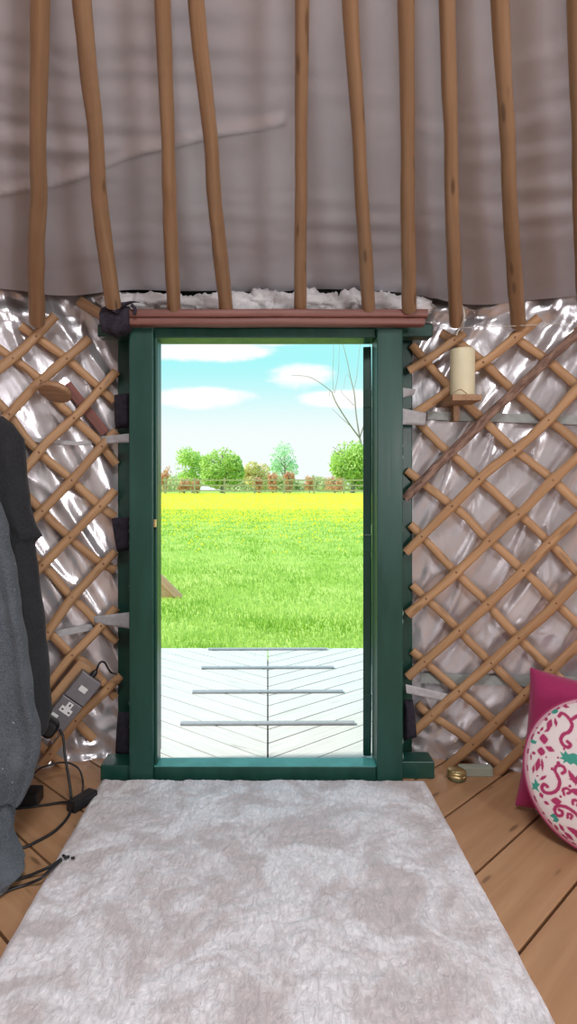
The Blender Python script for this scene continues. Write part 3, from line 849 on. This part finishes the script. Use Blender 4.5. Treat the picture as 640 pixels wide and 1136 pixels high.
# ------------------------------------------------------------------ rug
x0, x1, y0, y1 = -.622, .588, .52, 2.152
def rug(u, v):
    x = x0+(x1-x0)*u; y = y0+(y1-y0)*v
    e = min(u*(x1-x0), (1-u)*(x1-x0), v*(y1-y0), (1-v)*(y1-y0))
    edge = min(1, e/.02)**.5
    x += .004*mn.noise(Vector((y*9, u*3, 0)))*(1 if u < .05 or u > .95 else 0)
    h = .020+.0045*mn.noise(Vector((x*12, y*12, 0)))+.0035*mn.noise(Vector((x*34+mn.noise(Vector((x*6, y*6, 3)))*6, y*26, 2)))+.002*mn.noise(Vector((x*90, y*70, 5)))
    return (x, y, .002+h*edge)
mb = MB(); mb.grid(rug, 260, 340)
mb.add([(x0, y0, .001), (x1, y0, .001), (x1, y1, .001), (x0, y1, .001)], [(0, 3, 2, 1)])
tag(mb.build('rug', M['rug']), 'pale greyish white short-pile rug on the boards before the threshold', 'rug')

# ------------------------------------------------------------------ small tin and pale block
tn = onfloor(507, 868); tn = Vector((.715, 2.185, 0))
t = empty('candle_tin', tn, 'small round gold tin on the floor at the foot of the lattice', 'tin')
MB().lathe([(.030, 0), (.033, .003), (.033, .014)], tn, 32).build('base', M['dark_tin'], t)
MB().lathe([(.033, .012), (.0355, .014), (.0355, .021), (.033, .022), (.033, .025), (.0345, .027), (.0345, .032), (.030, .035), (.002, .034)], tn, 32).build('lid', M['gold'], t)
mb = MB().box(.735, .86, 2.20, 2.235, 0, .035)
tag(mb.build('wood_block', M['pale_wood'], bevel=.003), 'pale greenish wooden strip on the floor behind the lattice feet', 'wood')

# ------------------------------------------------------------------ cushions
def pillow_mb(o, ex_, ey_, ez_, w_, h_, th, n=44):
    mb = MB()
    for sg in (1, -1):
        def fn(u, v):
            a, b = 2*u-1, 2*v-1
            pin = 1-.055*(1-b*b)*(abs(a)**3); pin2 = 1-.055*(1-a*a)*(abs(b)**3)
            x = a*w_/2*pin; y = b*h_/2*pin2
            t_ = th/2*(max(0, (1-a**4)*(1-b**4)))**.55
            t_ += .004*mn.noise(Vector((a*3, b*3, sg)))*(1-a*a)*(1-b*b)
            return o+ex_*x+ey_*y+ez_*(t_*sg)
        mb.grid(fn, n, n, flip=(sg < 0))
    return mb
upv = Vector((.119, .150, .418)).normalized(); rt = Vector((.87, -.42, -.075)); rt = (rt-upv*rt.dot(upv)).normalized(); nv = rt.cross(upv).normalized()
if nv.y > 0: nv = -nv
bl = Vector((.842, 1.965, .022)); ctr = bl+rt*.225+upv*.232
mb = pillow_mb(ctr, rt, upv, nv, .45, .465, .13)
tag(mb.build('square_cushion', M['magenta']), 'plain magenta square cushion leaning against the lattice', 'cushion')

# round patterned cushion
CR = .226
cc = Vector((1.034, 1.775, .214)); cn_ = Vector((-.28, -.90, .36)).normalized()
cx_ = Vector((1, 0, 0)); cx_ = (cx_-cn_*cx_.dot(cn_)).normalized(); cy_ = cn_.cross(cx_).normalized()
if cy_.z < 0: cy_ = -cy_
def seg_d(p, a, b):
    ax, ay = a; bx, by = b; px, py = p
    dx, dy = bx-ax, by-ay; t = max(0, min(1, ((px-ax)*dx+(py-ay)*dy)/(dx*dx+dy*dy+1e-9)))
    return math.hypot(px-ax-dx*t, py-ay-dy*t), t
# motif coordinates are in a 5.16x enlarged grid of the cushion face
def spiral(cx, cy, r0, a0, turns, dirn=1, n=14):
    return [(cx+r0*(1-.8*k/n)*math.cos(a0+dirn*turns*2*PI*k/n), cy+r0*(1-.8*k/n)*math.sin(a0+dirn*turns*2*PI*k/n)) for k in range(n+1)]
curves = [
    ([(455, 378), (475, 362), (500, 385), (512, 425), (490, 462), (455, 478), (438, 505), (445, 535), (468, 545), (482, 530), (470, 515)], 9),
    ([(385, 690), (378, 665), (395, 642), (422, 645), (430, 668), (412, 682)], 8),
    ([(385, 690), (392, 725), (375, 765), (340, 785), (308, 782), (298, 760), (312, 742), (326, 752)], 9),
    ([(345, 870), (360, 850), (400, 850), (440, 875), (475, 915), (520, 935), (560, 930), (585, 900), (575, 870), (550, 875)], 9),
    ([(345, 870), (352, 895), (375, 898), (383, 878), (368, 868)], 8),
    ([(405, 905), (410, 885), (428, 893), (420, 908)], 7),
    ([(405, 790), (402, 765), (425, 757), (437, 775), (422, 783)], 7),
    ([(440, 835), (445, 815), (468, 820), (462, 840)], 7),
    ([(520, 395), (560, 375), (600, 390), (610, 430), (585, 450), (565, 432)], 9),
    ([(560, 650), (600, 640), (630, 670), (620, 710), (590, 715), (585, 692)], 9),
    ([(600, 800), (640, 790), (670, 820), (660, 860), (630, 862)], 9),
]
diam = [(350, 503, 22, 28, .1), (325, 570, 20, 24, .2), (372, 556, 24, 15, .5), (395, 425, 14, 34, .5), (430, 412, 9, 24, .1), (378, 455, 20, 7, -.5),
        (296, 640, 13, 38, .35), (318, 640, 8, 34, .1), (270, 665, 7, 26, .3), (312, 708, 24, 8, -.6), (430, 975, 44, 14, .55), (400, 1000, 30, 10, .8),
        (455, 1010, 34, 9, .6), (360, 825, 26, 20, .1), (290, 800, 10, 16, -.3), (310, 838, 14, 9, .6), (395, 345, 16, 10, -.5), (505, 325, 18, 9, .2),
        (460, 700, 14, 40, -.35), (478, 715, 10, 30, .35), (470, 712, 30, 9, .1), (478, 775, 46, 20, .25), (500, 790, 20, 40, .2), (385, 395, 9, 13, .6),
        (370, 960, 9, 22, -.5), (345, 962, 7, 18, -.5), (492, 1030, 26, 9, .5), (505, 845, 26, 12, .3),
        (268, 600, 5, 20, .15), (350, 450, 6, 16, .7), (480, 960, 26, 8, .5), (515, 985, 20, 9, .3), (440, 330, 6, 6, 0), (515, 700, 8, 20, 0),
        (560, 520, 40, 18, .3), (600, 560, 14, 36, -.2), (560, 1000, 40, 12, .1), (650, 980, 40, 12, -.2), (700, 900, 20, 36, .4), (560, 770, 16, 36, .3),
        (640, 600, 30, 14, .6), (700, 700, 16, 40, .1), (720, 560, 36, 14, -.4), (650, 500, 14, 30, .2), (600, 330, 36, 10, 0), (700, 390, 36, 12, .4)]
teal = [[(408, 603), (428, 596), (420, 566), (438, 580), (448, 562), (462, 582), (490, 574), (514, 588), (500, 598), (530, 612), (512, 622), (498, 642), (478, 628), (462, 636), (446, 620), (424, 630), (434, 612)],
        [(248, 735), (262, 742), (270, 712), (282, 738), (292, 742), (276, 760), (282, 785), (262, 770), (248, 775), (254, 752)],
        [(318, 905), (335, 888), (350, 900), (362, 920), (350, 935), (330, 930), (338, 915)],
        [(278, 515), (292, 505), (312, 518), (302, 532), (285, 528)], [(418, 352), (440, 336), (462, 345), (448, 362), (428, 366)],
        [(590, 470), (620, 455), (650, 480), (625, 500), (600, 492)], [(640, 760), (680, 740), (700, 770), (670, 790)]]
dots = [(330, 470, 8), (285, 580, 9), (405, 600, 6), (395, 640, 8), (445, 555, 7), (365, 660, 9), (402, 628, 10), (440, 745, 8), (385, 800, 7), (505, 745, 9), (345, 600, 5), (285, 700, 5), (470, 590, 7)]
curves = [([(q.x, q.y) for q in smooth_path([(x, y, 0) for x, y in c], 4)], w_) for c, w_ in curves]
def inpoly(p, poly):
    x, y = p; c = False; n = len(poly)
    for i in range(n):
        x1, y1 = poly[i]; x2, y2 = poly[(i+1) % n]
        if (y1 > y) != (y2 > y) and x < (x2-x1)*(y-y1)/(y2-y1)+x1: c = not c
    return c
CREAM, PINK, MAG, TEAL = (.76, .66, .65), (.72, .42, .48), (.40, .03, .12), (.045, .30, .23)
bbs = [(min(p[0] for p in c)-25, max(p[0] for p in c)+25, min(p[1] for p in c)-25, max(p[1] for p in c)+25) for c, w_ in curves]
def pattern(a, b):
    r = math.hypot(a, b)
    if r > .975: return PINK
    X = 644+a*420; Y = 697-b*420
    if X > 760: X, Y = 1288-X, 1394-Y
    for pl_ in teal:
        if inpoly((X, Y), pl_): return TEAL
    near = False
    for (c, w_), bb in zip(curves, bbs):
        if not (bb[0] < X < bb[1] and bb[2] < Y < bb[3]): continue
        n = len(c)
        for i in range(n-1):
            d, t = seg_d((X, Y), c[i], c[i+1])
            w2 = w_
            if d < w2: return MAG
            if d < w2+5: near = True
    for (x, y, rx, ry, an) in diam:
        dx, dy = X-x, Y-y
        if abs(dx) > 60 or abs(dy) > 60: continue
        ca, sa = math.cos(an), math.sin(an); u_, v_ = (dx*ca+dy*sa)/rx, (-dx*sa+dy*ca)/ry
        q = abs(u_)**1.3+abs(v_)**1.3
        if q < 1: return MAG
        if q < 1.45: near = True
    for (x, y, r_) in dots:
        if math.hypot(X-x, Y-y) < r_: return MAG
    if r > .955: return PINK if mn.noise(Vector((math.atan2(b, a)*9, 0, 0))) > -.1 else MAG
    return (.74, .56, .57) if near else CREAM
mb = MB(); cols = []
NG = 250
for sg in (1, -1):
    def fn(u, v):
        a, b = 2*u-1, 2*v-1
        x = a*math.sqrt(max(0, 1-b*b/2)); y = b*math.sqrt(max(0, 1-a*a/2)); r = min(1, math.hypot(x, y))
        t_ = .062*max(0, 1-r**2.6)**.6
        t_ += .003*mn.noise(Vector((x*4, y*4, 2)))*(1-r)
        if sg > 0: cols.append((*pattern(x, y), 1))
        else: cols.append((*MAG, 1))
        return cc+cx_*(x*CR)+cy_*(y*CR)+cn_*(t_*sg)
    n = NG if sg > 0 else 50
    mb.grid(fn, n, n, flip=(sg < 0))
def pat_mat():
    m, g, sp = material('patterned_cotton')
    at = g.new('ShaderNodeAttribute', attribute_name='pat')
    sp('Base Color', at.outputs['Color']); sp('Roughness', .85)
    oc = g.new('ShaderNodeTexCoord').outputs['Object']
    sp('Normal', g.bump(g.noise(oc, 500, 2), .25, .002)); return m
rc = empty('round_cushion', cc, 'round cushion with magenta scrolls and teal flowers on cream', 'cushion')
o = mb.build('cover', pat_mat(), rc)
at = o.data.attributes.new('pat', 'FLOAT_COLOR', 'POINT'); at.data.foreach_set('color', np.array(cols, dtype=np.float32).ravel())
ring = [cc+cx_*(CR*math.cos(a))+cy_*(CR*math.sin(a)) for a in np.linspace(0, 2*PI, 73)]
pi_ = MB().tube(ring, .0035, 8, cap=False).build('piping', M['magenta'], rc); pi_['label'] = 'magenta piping round the rim'

# ------------------------------------------------------------------ garments hanging at the left
def garment(name, rows, mat, label, cat, nf=5, amp=.018, seed=0, n_u=72, lap=0.0):
    """rows: (py, left px, right px, depth of the front, thickness)"""
    mb = MB(); ny = 90
    def R_(v):
        y = rows[0][0]+(rows[-1][0]-rows[0][0])*v
        for i in range(len(rows)-1):
            if y <= rows[i+1][0]+1e-6:
                t = (y-rows[i][0])/(rows[i+1][0]-rows[i][0]); return [rows[i][k]+(rows[i+1][k]-rows[i][k])*t for k in range(5)]
        return list(rows[-1])
    def fn(u, v):
        y, l, r, D, th = R_(v)
        a = u*2*PI; c, s_ = math.cos(a), math.sin(a)
        s2 = math.copysign(abs(s_)**.7, s_); 
        pl_ = P(l, y, D+th/2); pr_ = P(r, y, D+th/2)
        t = .5-.5*math.copysign(abs(c)**.75, c)
        p = pr_.lerp(pl_, t)
        f = amp*math.sin(t*nf*2*PI+seed+v*1.5+1.3*mn.noise(Vector((t*2, v*3, seed))))*(.25+.75*v)+.5*amp*mn.noise(Vector((t*9, v*6, seed+5)))
        p = p+Vector((0, 1, 0))*(-s2*th/2+f*(1 if s2 > 0 else .4)*abs(s2)**.5)
        edge = abs(c)**4
        p.z += .006*mn.noise(Vector((t*12, v*9, seed)))
        p.x += .008*mn.noise(Vector((v*14, seed, 1)))*edge
        if p.z < .006: p.z = .006
        return p
    mb.grid(fn, n_u, ny, closed_u=True)
    for e in (0, 1): mb.add([fn(i/n_u, e) for i in range(n_u)], [tuple(range(n_u)) if e == 0 else tuple(range(n_u))[::-1]])
    return mb.build(name, M[mat])
coat = garment('hanging_coat', [(462, -60, 3, 2.07, .05), (470, -70, 14, 2.05, .07), (486, -75, 25, 2.03, .09), (520, -80, 28, 2.01, .11), (556, -85, 31, 2.00, .12),
    (582, -90, 38, 1.99, .12), (594, -90, 45, 1.99, .12), (602, -90, 38, 1.99, .12), (640, -92, 41, 1.98, .13), (690, -95, 49, 1.97, .14), (745, -95, 53, 1.96, .14), (790, -95, 56, 1.95, .14), (812, -95, 50, 1.95, .13), (822, -90, 40, 1.95, .10)],
    'coat', '', '', 5, .030, 1.3)
tag(coat, 'dark charcoal coat hanging in front of the left lattice', 'coat')
kn = garment('knitted_blanket', [(545, -120, -6, 1.82, .05), (560, -120, 2, 1.80, .08), (600, -120, 11, 1.78, .10), (660, -122, 22, 1.76, .12), (720, -124, 30, 1.74, .13), (770, -126, 37, 1.73, .13),
    (820, -128, 44, 1.72, .13), (845, -128, 42, 1.71, .12), (868, -128, 36, 1.71, .11), (886, -128, 26, 1.70, .09), (892, -128, 22, 1.70, .07)], 'knit', '', '', 4, .026, 4.2)
tag(kn, 'speckled blue-grey knitted garment hanging at the left edge, nearest the camera', 'garment')
kt = garment('trailing_garment', [(872, -120, 22, 1.76, .06), (900, -120, 16, 1.71, .10), (925, -120, 14, 1.66, .12), (940, -120, 20, 1.60, .14), (955, -120, 25, 1.56, .14), (968, -120, 24, 1.53, .13), (982, -120, 12, 1.52, .11), (990, -120, -10, 1.50, .08)],
    'knit', '', '', 4, .014, 2.2)
tag(kt, 'blue-grey garment end lying on the floor under the knitted one', 'garment')

# ------------------------------------------------------------------ deck strips
for (yc, lab) in ((2.82, 'nearest grey anti-slip strip across the white deck'), (3.265, 'second nearest grey anti-slip strip across the white deck'),
                  (3.71, 'third grey anti-slip strip, second from the far deck edge'), (4.145, 'farthest grey anti-slip strip, at the deck edge by the grass')):
    mb = MB(); th = .012
    def fn(u, v):
        x = -.425+.85*v; a = u*2*PI; c, s_ = math.cos(a), math.sin(a)
        return (x, yc+.0155*math.copysign(abs(c)**.4, c)+.004*math.sin(x*2.3), DZ+.0072+.0065*math.copysign(abs(s_)**.4, s_)+.001*mn.noise(Vector((x*7, yc, 0))))
    mb.grid(fn, 12, 24, closed_u=True)
    for e in (0, 1): mb.add([fn(i/12, e) for i in range(12)], [tuple(range(12))])
    tag(mb.build('grip_strip', M['grip']), lab, 'deck strip', 'anti-slip strips on the deck')

# ------------------------------------------------------------------ lawn: blades, dandelions
n = 90000
yb = 4.22+(rng.random(n)**2.1)*19; xb = (rng.random(n)*2-1)*(1.2+yb*.30)
h = .035+.035*rng.random(n); an = rng.random(n)*2*PI; wd = .0035+.0005*yb
zb = np.array([gz(float(t)) for t in yb])-.005
dx, dy = np.cos(an)*wd, np.sin(an)*wd; lx_, ly_ = (rng.random(n)-.5)*.04, (rng.random(n)-.5)*.04
V = np.empty((n, 3, 3)); V[:, 0] = np.stack([xb-dx, yb-dy, zb], 1); V[:, 1] = np.stack([xb+dx, yb+dy, zb], 1); V[:, 2] = np.stack([xb+lx_, yb+ly_, zb+h], 1)
def raw_mesh(name, V, k, gval, mat, parent=None):
    nf = V.shape[0]; me = bpy.data.meshes.new(name)
    me.vertices.add(nf*k); me.vertices.foreach_set('co', V.astype(np.float32).ravel())
    me.loops.add(nf*k); me.loops.foreach_set('vertex_index', np.arange(nf*k, dtype=np.int32))
    me.polygons.add(nf); me.polygons.foreach_set('loop_start', np.arange(0, nf*k, k, dtype=np.int32))
    me.update(calc_edges=True); me.validate()
    at = me.attributes.new('gv', 'FLOAT_VECTOR', 'POINT'); gg = np.zeros((nf, k, 3), dtype=np.float32); gg[:, :, 0] = gval
    at.data.foreach_set('vector', gg.ravel()); me.materials.append(mat)
    o = bpy.data.objects.new(name, me); C.objects.link(o)
    if parent is not None: o.parent = parent; o.matrix_parent_inverse = parent.matrix_basis.inverted()
    return o
pn = np.array([mn.noise(Vector((float(a)*1.5, float(b)*1.1, 0))) for a, b in zip(xb, yb)])
gval = np.clip(.55+.9*pn+.5*(rng.random(n)-.5), 0, 1)[:, None]*np.array([.75, .75, 1.0])
tag(raw_mesh('lawn_grass', V, 3, gval, M['blade']), 'bright green mown grass growing beyond the white deck', 'grass', kind='stuff')
nd = 19000
yd = 18.0+(rng.random(nd))**.8*18.5; yd[:1500] = 11+rng.random(1500)**.5*8
xd = (rng.random(nd)*2-1)*(2.0+yd*.32)
vs = []
octa = np.array([(1,0,0),(0,1,0),(-1,0,0),(0,-1,0),(0,0,1),(0,0,-.6)], float); of = [(0,1,4),(1,2,4),(2,3,4),(3,0,4),(1,0,5),(2,1,5),(3,2,5),(0,3,5)]
tri = octa[np.array(of)]                                  # 8,3,3
cen = np.stack([xd, yd, np.array([gz(float(t)) for t in yd])+.05], 1)
sz = (.013+.016*rng.random(nd))
V = cen[:, None, None, :]+tri[None]*sz[:, None, None, None]
tag(raw_mesh('dandelions', V.reshape(-1, 3, 3), 3, 0.5, M['dandelion']), 'yellow dandelions flowering in a wide band across the far lawn', 'flowers', kind='stuff')

# ------------------------------------------------------------------ low A-frame timber thing on the lawn
ar = empty('timber_ark', (-1.74, 7.6, -.30), 'low A-frame timber ark on the lawn, just its right corner showing', 'ark')
bx = Vector((.95, -.05, 0)).normalized(); by = Vector((-.38, .93, 0)).normalized()
base = Vector((-1.137, 7.5, -.30)); W2 = .62
def q3(x, y, z): return base-bx*W2+bx*x+by*y+Vector((0, 0, z))
for s_ in (-1, 1):
    a, b = q3(s_*W2, 0, 0), q3(0, 0, W2*1.0)
    d = (b-a).normalized(); nn = Vector((0, -1, 0)); nn = (nn-d*nn.dot(d)).normalized()
    MB().obox((a+b)/2, d, nn, d.cross(nn), (b-a).length/2, .02, .045).build('rafter', M['timber'], ar, bevel=.004)
    mb = MB()
    for k in range(6):
        c0 = q3(s_*W2*(1-k/6), .03, W2*(k/6)); c1 = q3(s_*W2*(1-(k+.93)/6), .03, W2*((k+.93)/6))
        up_ = (c1-c0); nrm = up_.cross(by).normalized()*.01
        vs = [c0, c1, c1+by*1.2, c0+by*1.2]; vs += [p+nrm for p in vs]
        mb.add(vs, [(0,1,2,3), (7,6,5,4), (0,4,5,1), (1,5,6,2), (2,6,7,3), (3,7,4,0)])
    mb.build('roof_slope', M['red_board'], ar)
mb = MB(); vs = [q3(-W2*.93, .03, .0), q3(W2*.93, .03, .0), q3(0, .03, W2*.93), q3(-W2*.93, .05, .0), q3(W2*.93, .05, .0), q3(0, .05, W2*.93)]
mb.add(vs, [(0,1,2), (5,4,3), (0,3,4,1), (1,4,5,2), (2,5,3,0)]); pnl = mb.build('end_panel', M['timber'], ar)
pnl['label'] = 'pinkish end panel'

# ------------------------------------------------------------------ fence
FD = 36.0
fr = empty('field_fence', (0, FD, gz(FD)), 'weathered post and rail fence along the far side of the lawn', 'fence')
fz = gz(FD)
sp_ = 1.86; x00 = (183-VX)/F*FD
for k in range(-9, 22):
    x = x00+k*sp_
    MB().box(x-.055, x+.055, FD-.04, FD+.04, fz-.05, fz+1.02+.04*random.random()).build('post', M['grey_wood'], fr)
for z in (.22, .55, .88):
    MB().box(x00-9*sp_, x00+21*sp_, FD-.075, FD-.04, fz+z-.04, fz+z+.045).build('rail', M['grey_wood'], fr)

# ------------------------------------------------------------------ trees and shrubs
def tree(name, px0, px1, pyt, pyb, D, n, mat, label, cat, group, leaf=.10, seed=0, dens=.55, trunk=True, base=None, lobes=9):
    r = np.random.default_rng(seed); xc = ((px0+px1)/2-VX)/F*D; zc = CAM_H-((pyt+pyb)/2-VY)/F*D
    hx = (px1-px0)/2/F*D*1.13; hz = (pyb-pyt)/2/F*D*1.10; hy = hx*.8; g0 = gz(D) if base is None else base
    root = empty(name, (xc, D, g0), label, cat, group)
    # lobes
    L = [(0, 0, 0, .80)]
    for i in range(lobes):
        a = r.random()*2*PI; e = (r.random()*2-1); q = .50
        L.append((math.cos(a)*q*math.sqrt(1-e*e*.6), math.sin(a)*q, e*.58, .34+.16*r.random()))
    L = np.array(L); k = r.integers(0, len(L), n)
    d = r.normal(size=(n, 3)); d /= np.linalg.norm(d, axis=1)[:, None]
    rad = (dens+(1-dens)*r.random(n)**.5)[:, None]*L[k, 3][:, None]
    c = (L[k, :3]+d*rad)*np.array([hx, hy, hz])*1.02+np.array([xc, D, zc])
    a1 = r.normal(size=(n, 3)); a1 /= np.linalg.norm(a1, axis=1)[:, None]
    a2 = np.cross(a1, r.normal(size=(n, 3))); a2 /= np.linalg.norm(a2, axis=1)[:, None]
    s = (leaf*(.6+.7*r.random(n)))[:, None]
    V = np.stack([c-a1*s, c-a2*s*.6, c+a1*s, c+a2*s*.6], 1)
    gvv = np.clip(.5+.5*d[:, 2]*0+.5*(r.random(n)-.5)*1.6, 0, 1)[:, None]
    raw_mesh('foliage', V, 4, gvv, M[mat], root)
    if trunk:
        mb = MB(); top = Vector((xc, D, zc+hz*.5)); b0 = Vector((xc, D, g0-.05))
        mb.tube(smooth_path([b0, Vector((xc+.05, D, (g0+zc)/2)), top], 5), [.09*hx*(1-.07*i) for i in range(11)], 8)
        for i in range(7):
            a = r.random()*2*PI; z0_ = zc-hz*.8+i*hz*.18
            mb.tube([Vector((xc, D, z0_)), Vector((xc+math.cos(a)*hx*.4, D+math.sin(a)*hy*.4, z0_+hz*.3)), Vector((xc+math.cos(a)*hx*.75, D+math.sin(a)*hy*.7, z0_+hz*.5))], [.03*hx, .02*hx, .008*hx], 6)
        mb.build('trunk', M['trunk'], root)
    return root
GT = 'trees beyond the lawn'
tree('tree', 222, 271, 494, 541, 40, 9000, 'leaf_green', 'dense round bright green tree, left of centre beyond the fence', 'tree', GT, .10, 3)
tree('tree', 191, 236, 498, 540, 41.5, 3600, 'leaf_green', 'looser green tree touching the left side of the dense round one', 'tree', GT, .09, 5, .3)
tree('tree', 298, 333, 490, 533, 46, 1500, 'leaf_pale', 'sparse pale grey-green tree alone in the middle beyond the fence', 'tree', GT, .10, 8, .2)
tree('tree', 362, 420, 485, 543, 40, 9000, 'leaf_green', 'full green tree beside the door leaf at the right', 'tree', GT, .11, 11)
tree('tree', 408, 470, 478, 543, 43, 5000, 'leaf_green', 'green tree hidden behind the door leaf and right post', 'tree', GT, .11, 12)
tree('tree', 120, 172, 488, 543, 43, 5000, 'leaf_green', 'green tree hidden behind the left post', 'tree', GT, .11, 14)
GS = 'red-brown shrubs along the fence'
for i, (a, b, t_, bt, lab) in enumerate(((176, 191, 518, 546, 'red-brown shrub at the left jamb, in front of the fence'), (196, 212, 528, 547, 'low red-brown shrub under the looser green tree'),
        (212, 224, 530, 547, 'low red-brown shrub between the looser and the dense green tree'),
        (280, 292, 526, 547, 'small red-brown shrub below the golden bush'), (296, 309, 521, 546, 'slender red-brown shrub left of the pale tree trunk'), (314, 328, 520, 546, 'tall red-brown shrub under the pale tree'),
        (336, 350, 527, 545, 'dark leaning red-brown shrub right of the pale tree'))):
    tree('shrub', a, b, t_, bt, 37.3, 700, 'leaf_red', lab, 'shrub', GS, .07, 20+i, .2)
tree('shrub', 266, 300, 514, 543, 52, 3000, 'leaf_orange', 'golden rounded bush right of the dense green tree', 'shrub', None, .13, 31, .5)
tree('shrub', 358, 384, 528, 546, 38.5, 700, 'leaf_red', 'dark twiggy shrub at the foot of the full green tree', 'shrub', None, .08, 35, .2)
hb = 0
for i, (a, b, t_) in enumerate(((150, 235, 524), (225, 300, 528), (286, 345, 528), (338, 380, 529), (375, 450, 528))):
    tree('hedge', a, b, t_, 548, 70, 2600, 'leaf_hedge', ['hazy hedge stretch at the left behind the trees', 'hazy hedge stretch behind the dense green tree', 'hazy hedge stretch behind the pale tree', 'hazy hedge stretch between pale tree and full green tree', 'hazy hedge stretch behind the full green tree'][i], 'hedge', 'distant hedges behind the fence', .22, 40+i, .3, trunk=False, lobes=14)

# bare tree whose twigs reach into the sky at the right
BD = 44.0
bt = tag(None or bpy.data.objects.new('bare_tree', None), 'bare tree with thin leafless branches against the sky at upper right', 'tree'); C.objects.link(bt); bt.location = (P(407, 540, BD).x, BD, gz(BD))
def tw(pts, r0, r1, dd=0.0):
    q = smooth_path([P(x, y, BD+3*dd*i) for i, (x, y) in enumerate(pts)], 6); n = len(q)
    return q, [2.0*(r0+(r1-r0)*k/(n-1)) for k in range(n)]
gb = VY+(CAM_H-gz(BD))*F/BD
mb = MB(); q, r = tw([(408, gb+1), (407, 530), (404, 510), (399, 486)], .085, .036); mb.tube(q, r, 8); mb.build('trunk', M['trunk'], bt)
for pts, r0, r1, dd in (([(399, 486), (388, 471), (374, 449), (369, 438), (366, 433), (345, 419), (323, 416)], .032, .006, -.08), ([(399, 486), (395, 460), (393, 437), (389, 420), (385, 400), (380, 380), (376, 360)], .030, .006, .1),
        ([(393, 450), (387, 444), (380, 437)], .012, .006, .1), ([(388, 472), (378, 463), (368, 453)], .012, .005, -.1), ([(371, 436), (375, 415), (376, 395), (377, 375)], .010, .004, .2),
        ([(370, 436), (369, 415), (370, 390), (369, 372)], .008, .004, -.2), ([(393, 430), (396, 415), (398, 395), (401, 370)], .012, .005, .2), ([(380, 437), (378, 432)], .007, .005, 0), ([(404, 520), (415, 480), (420, 430), (424, 360)], .04, .006, .1),
        ([(399, 486), (412, 440), (409, 400), (414, 350)], .026, .006, .2), ([(366, 434), (365, 440)], .008, .006, 0), ([(389, 420), (384, 416), (381, 432)], .005, .004, 0)):
    q, r = tw(pts, r0, r1, dd); MB().tube(q, r, 6).build('branch', M['trunk'], bt)
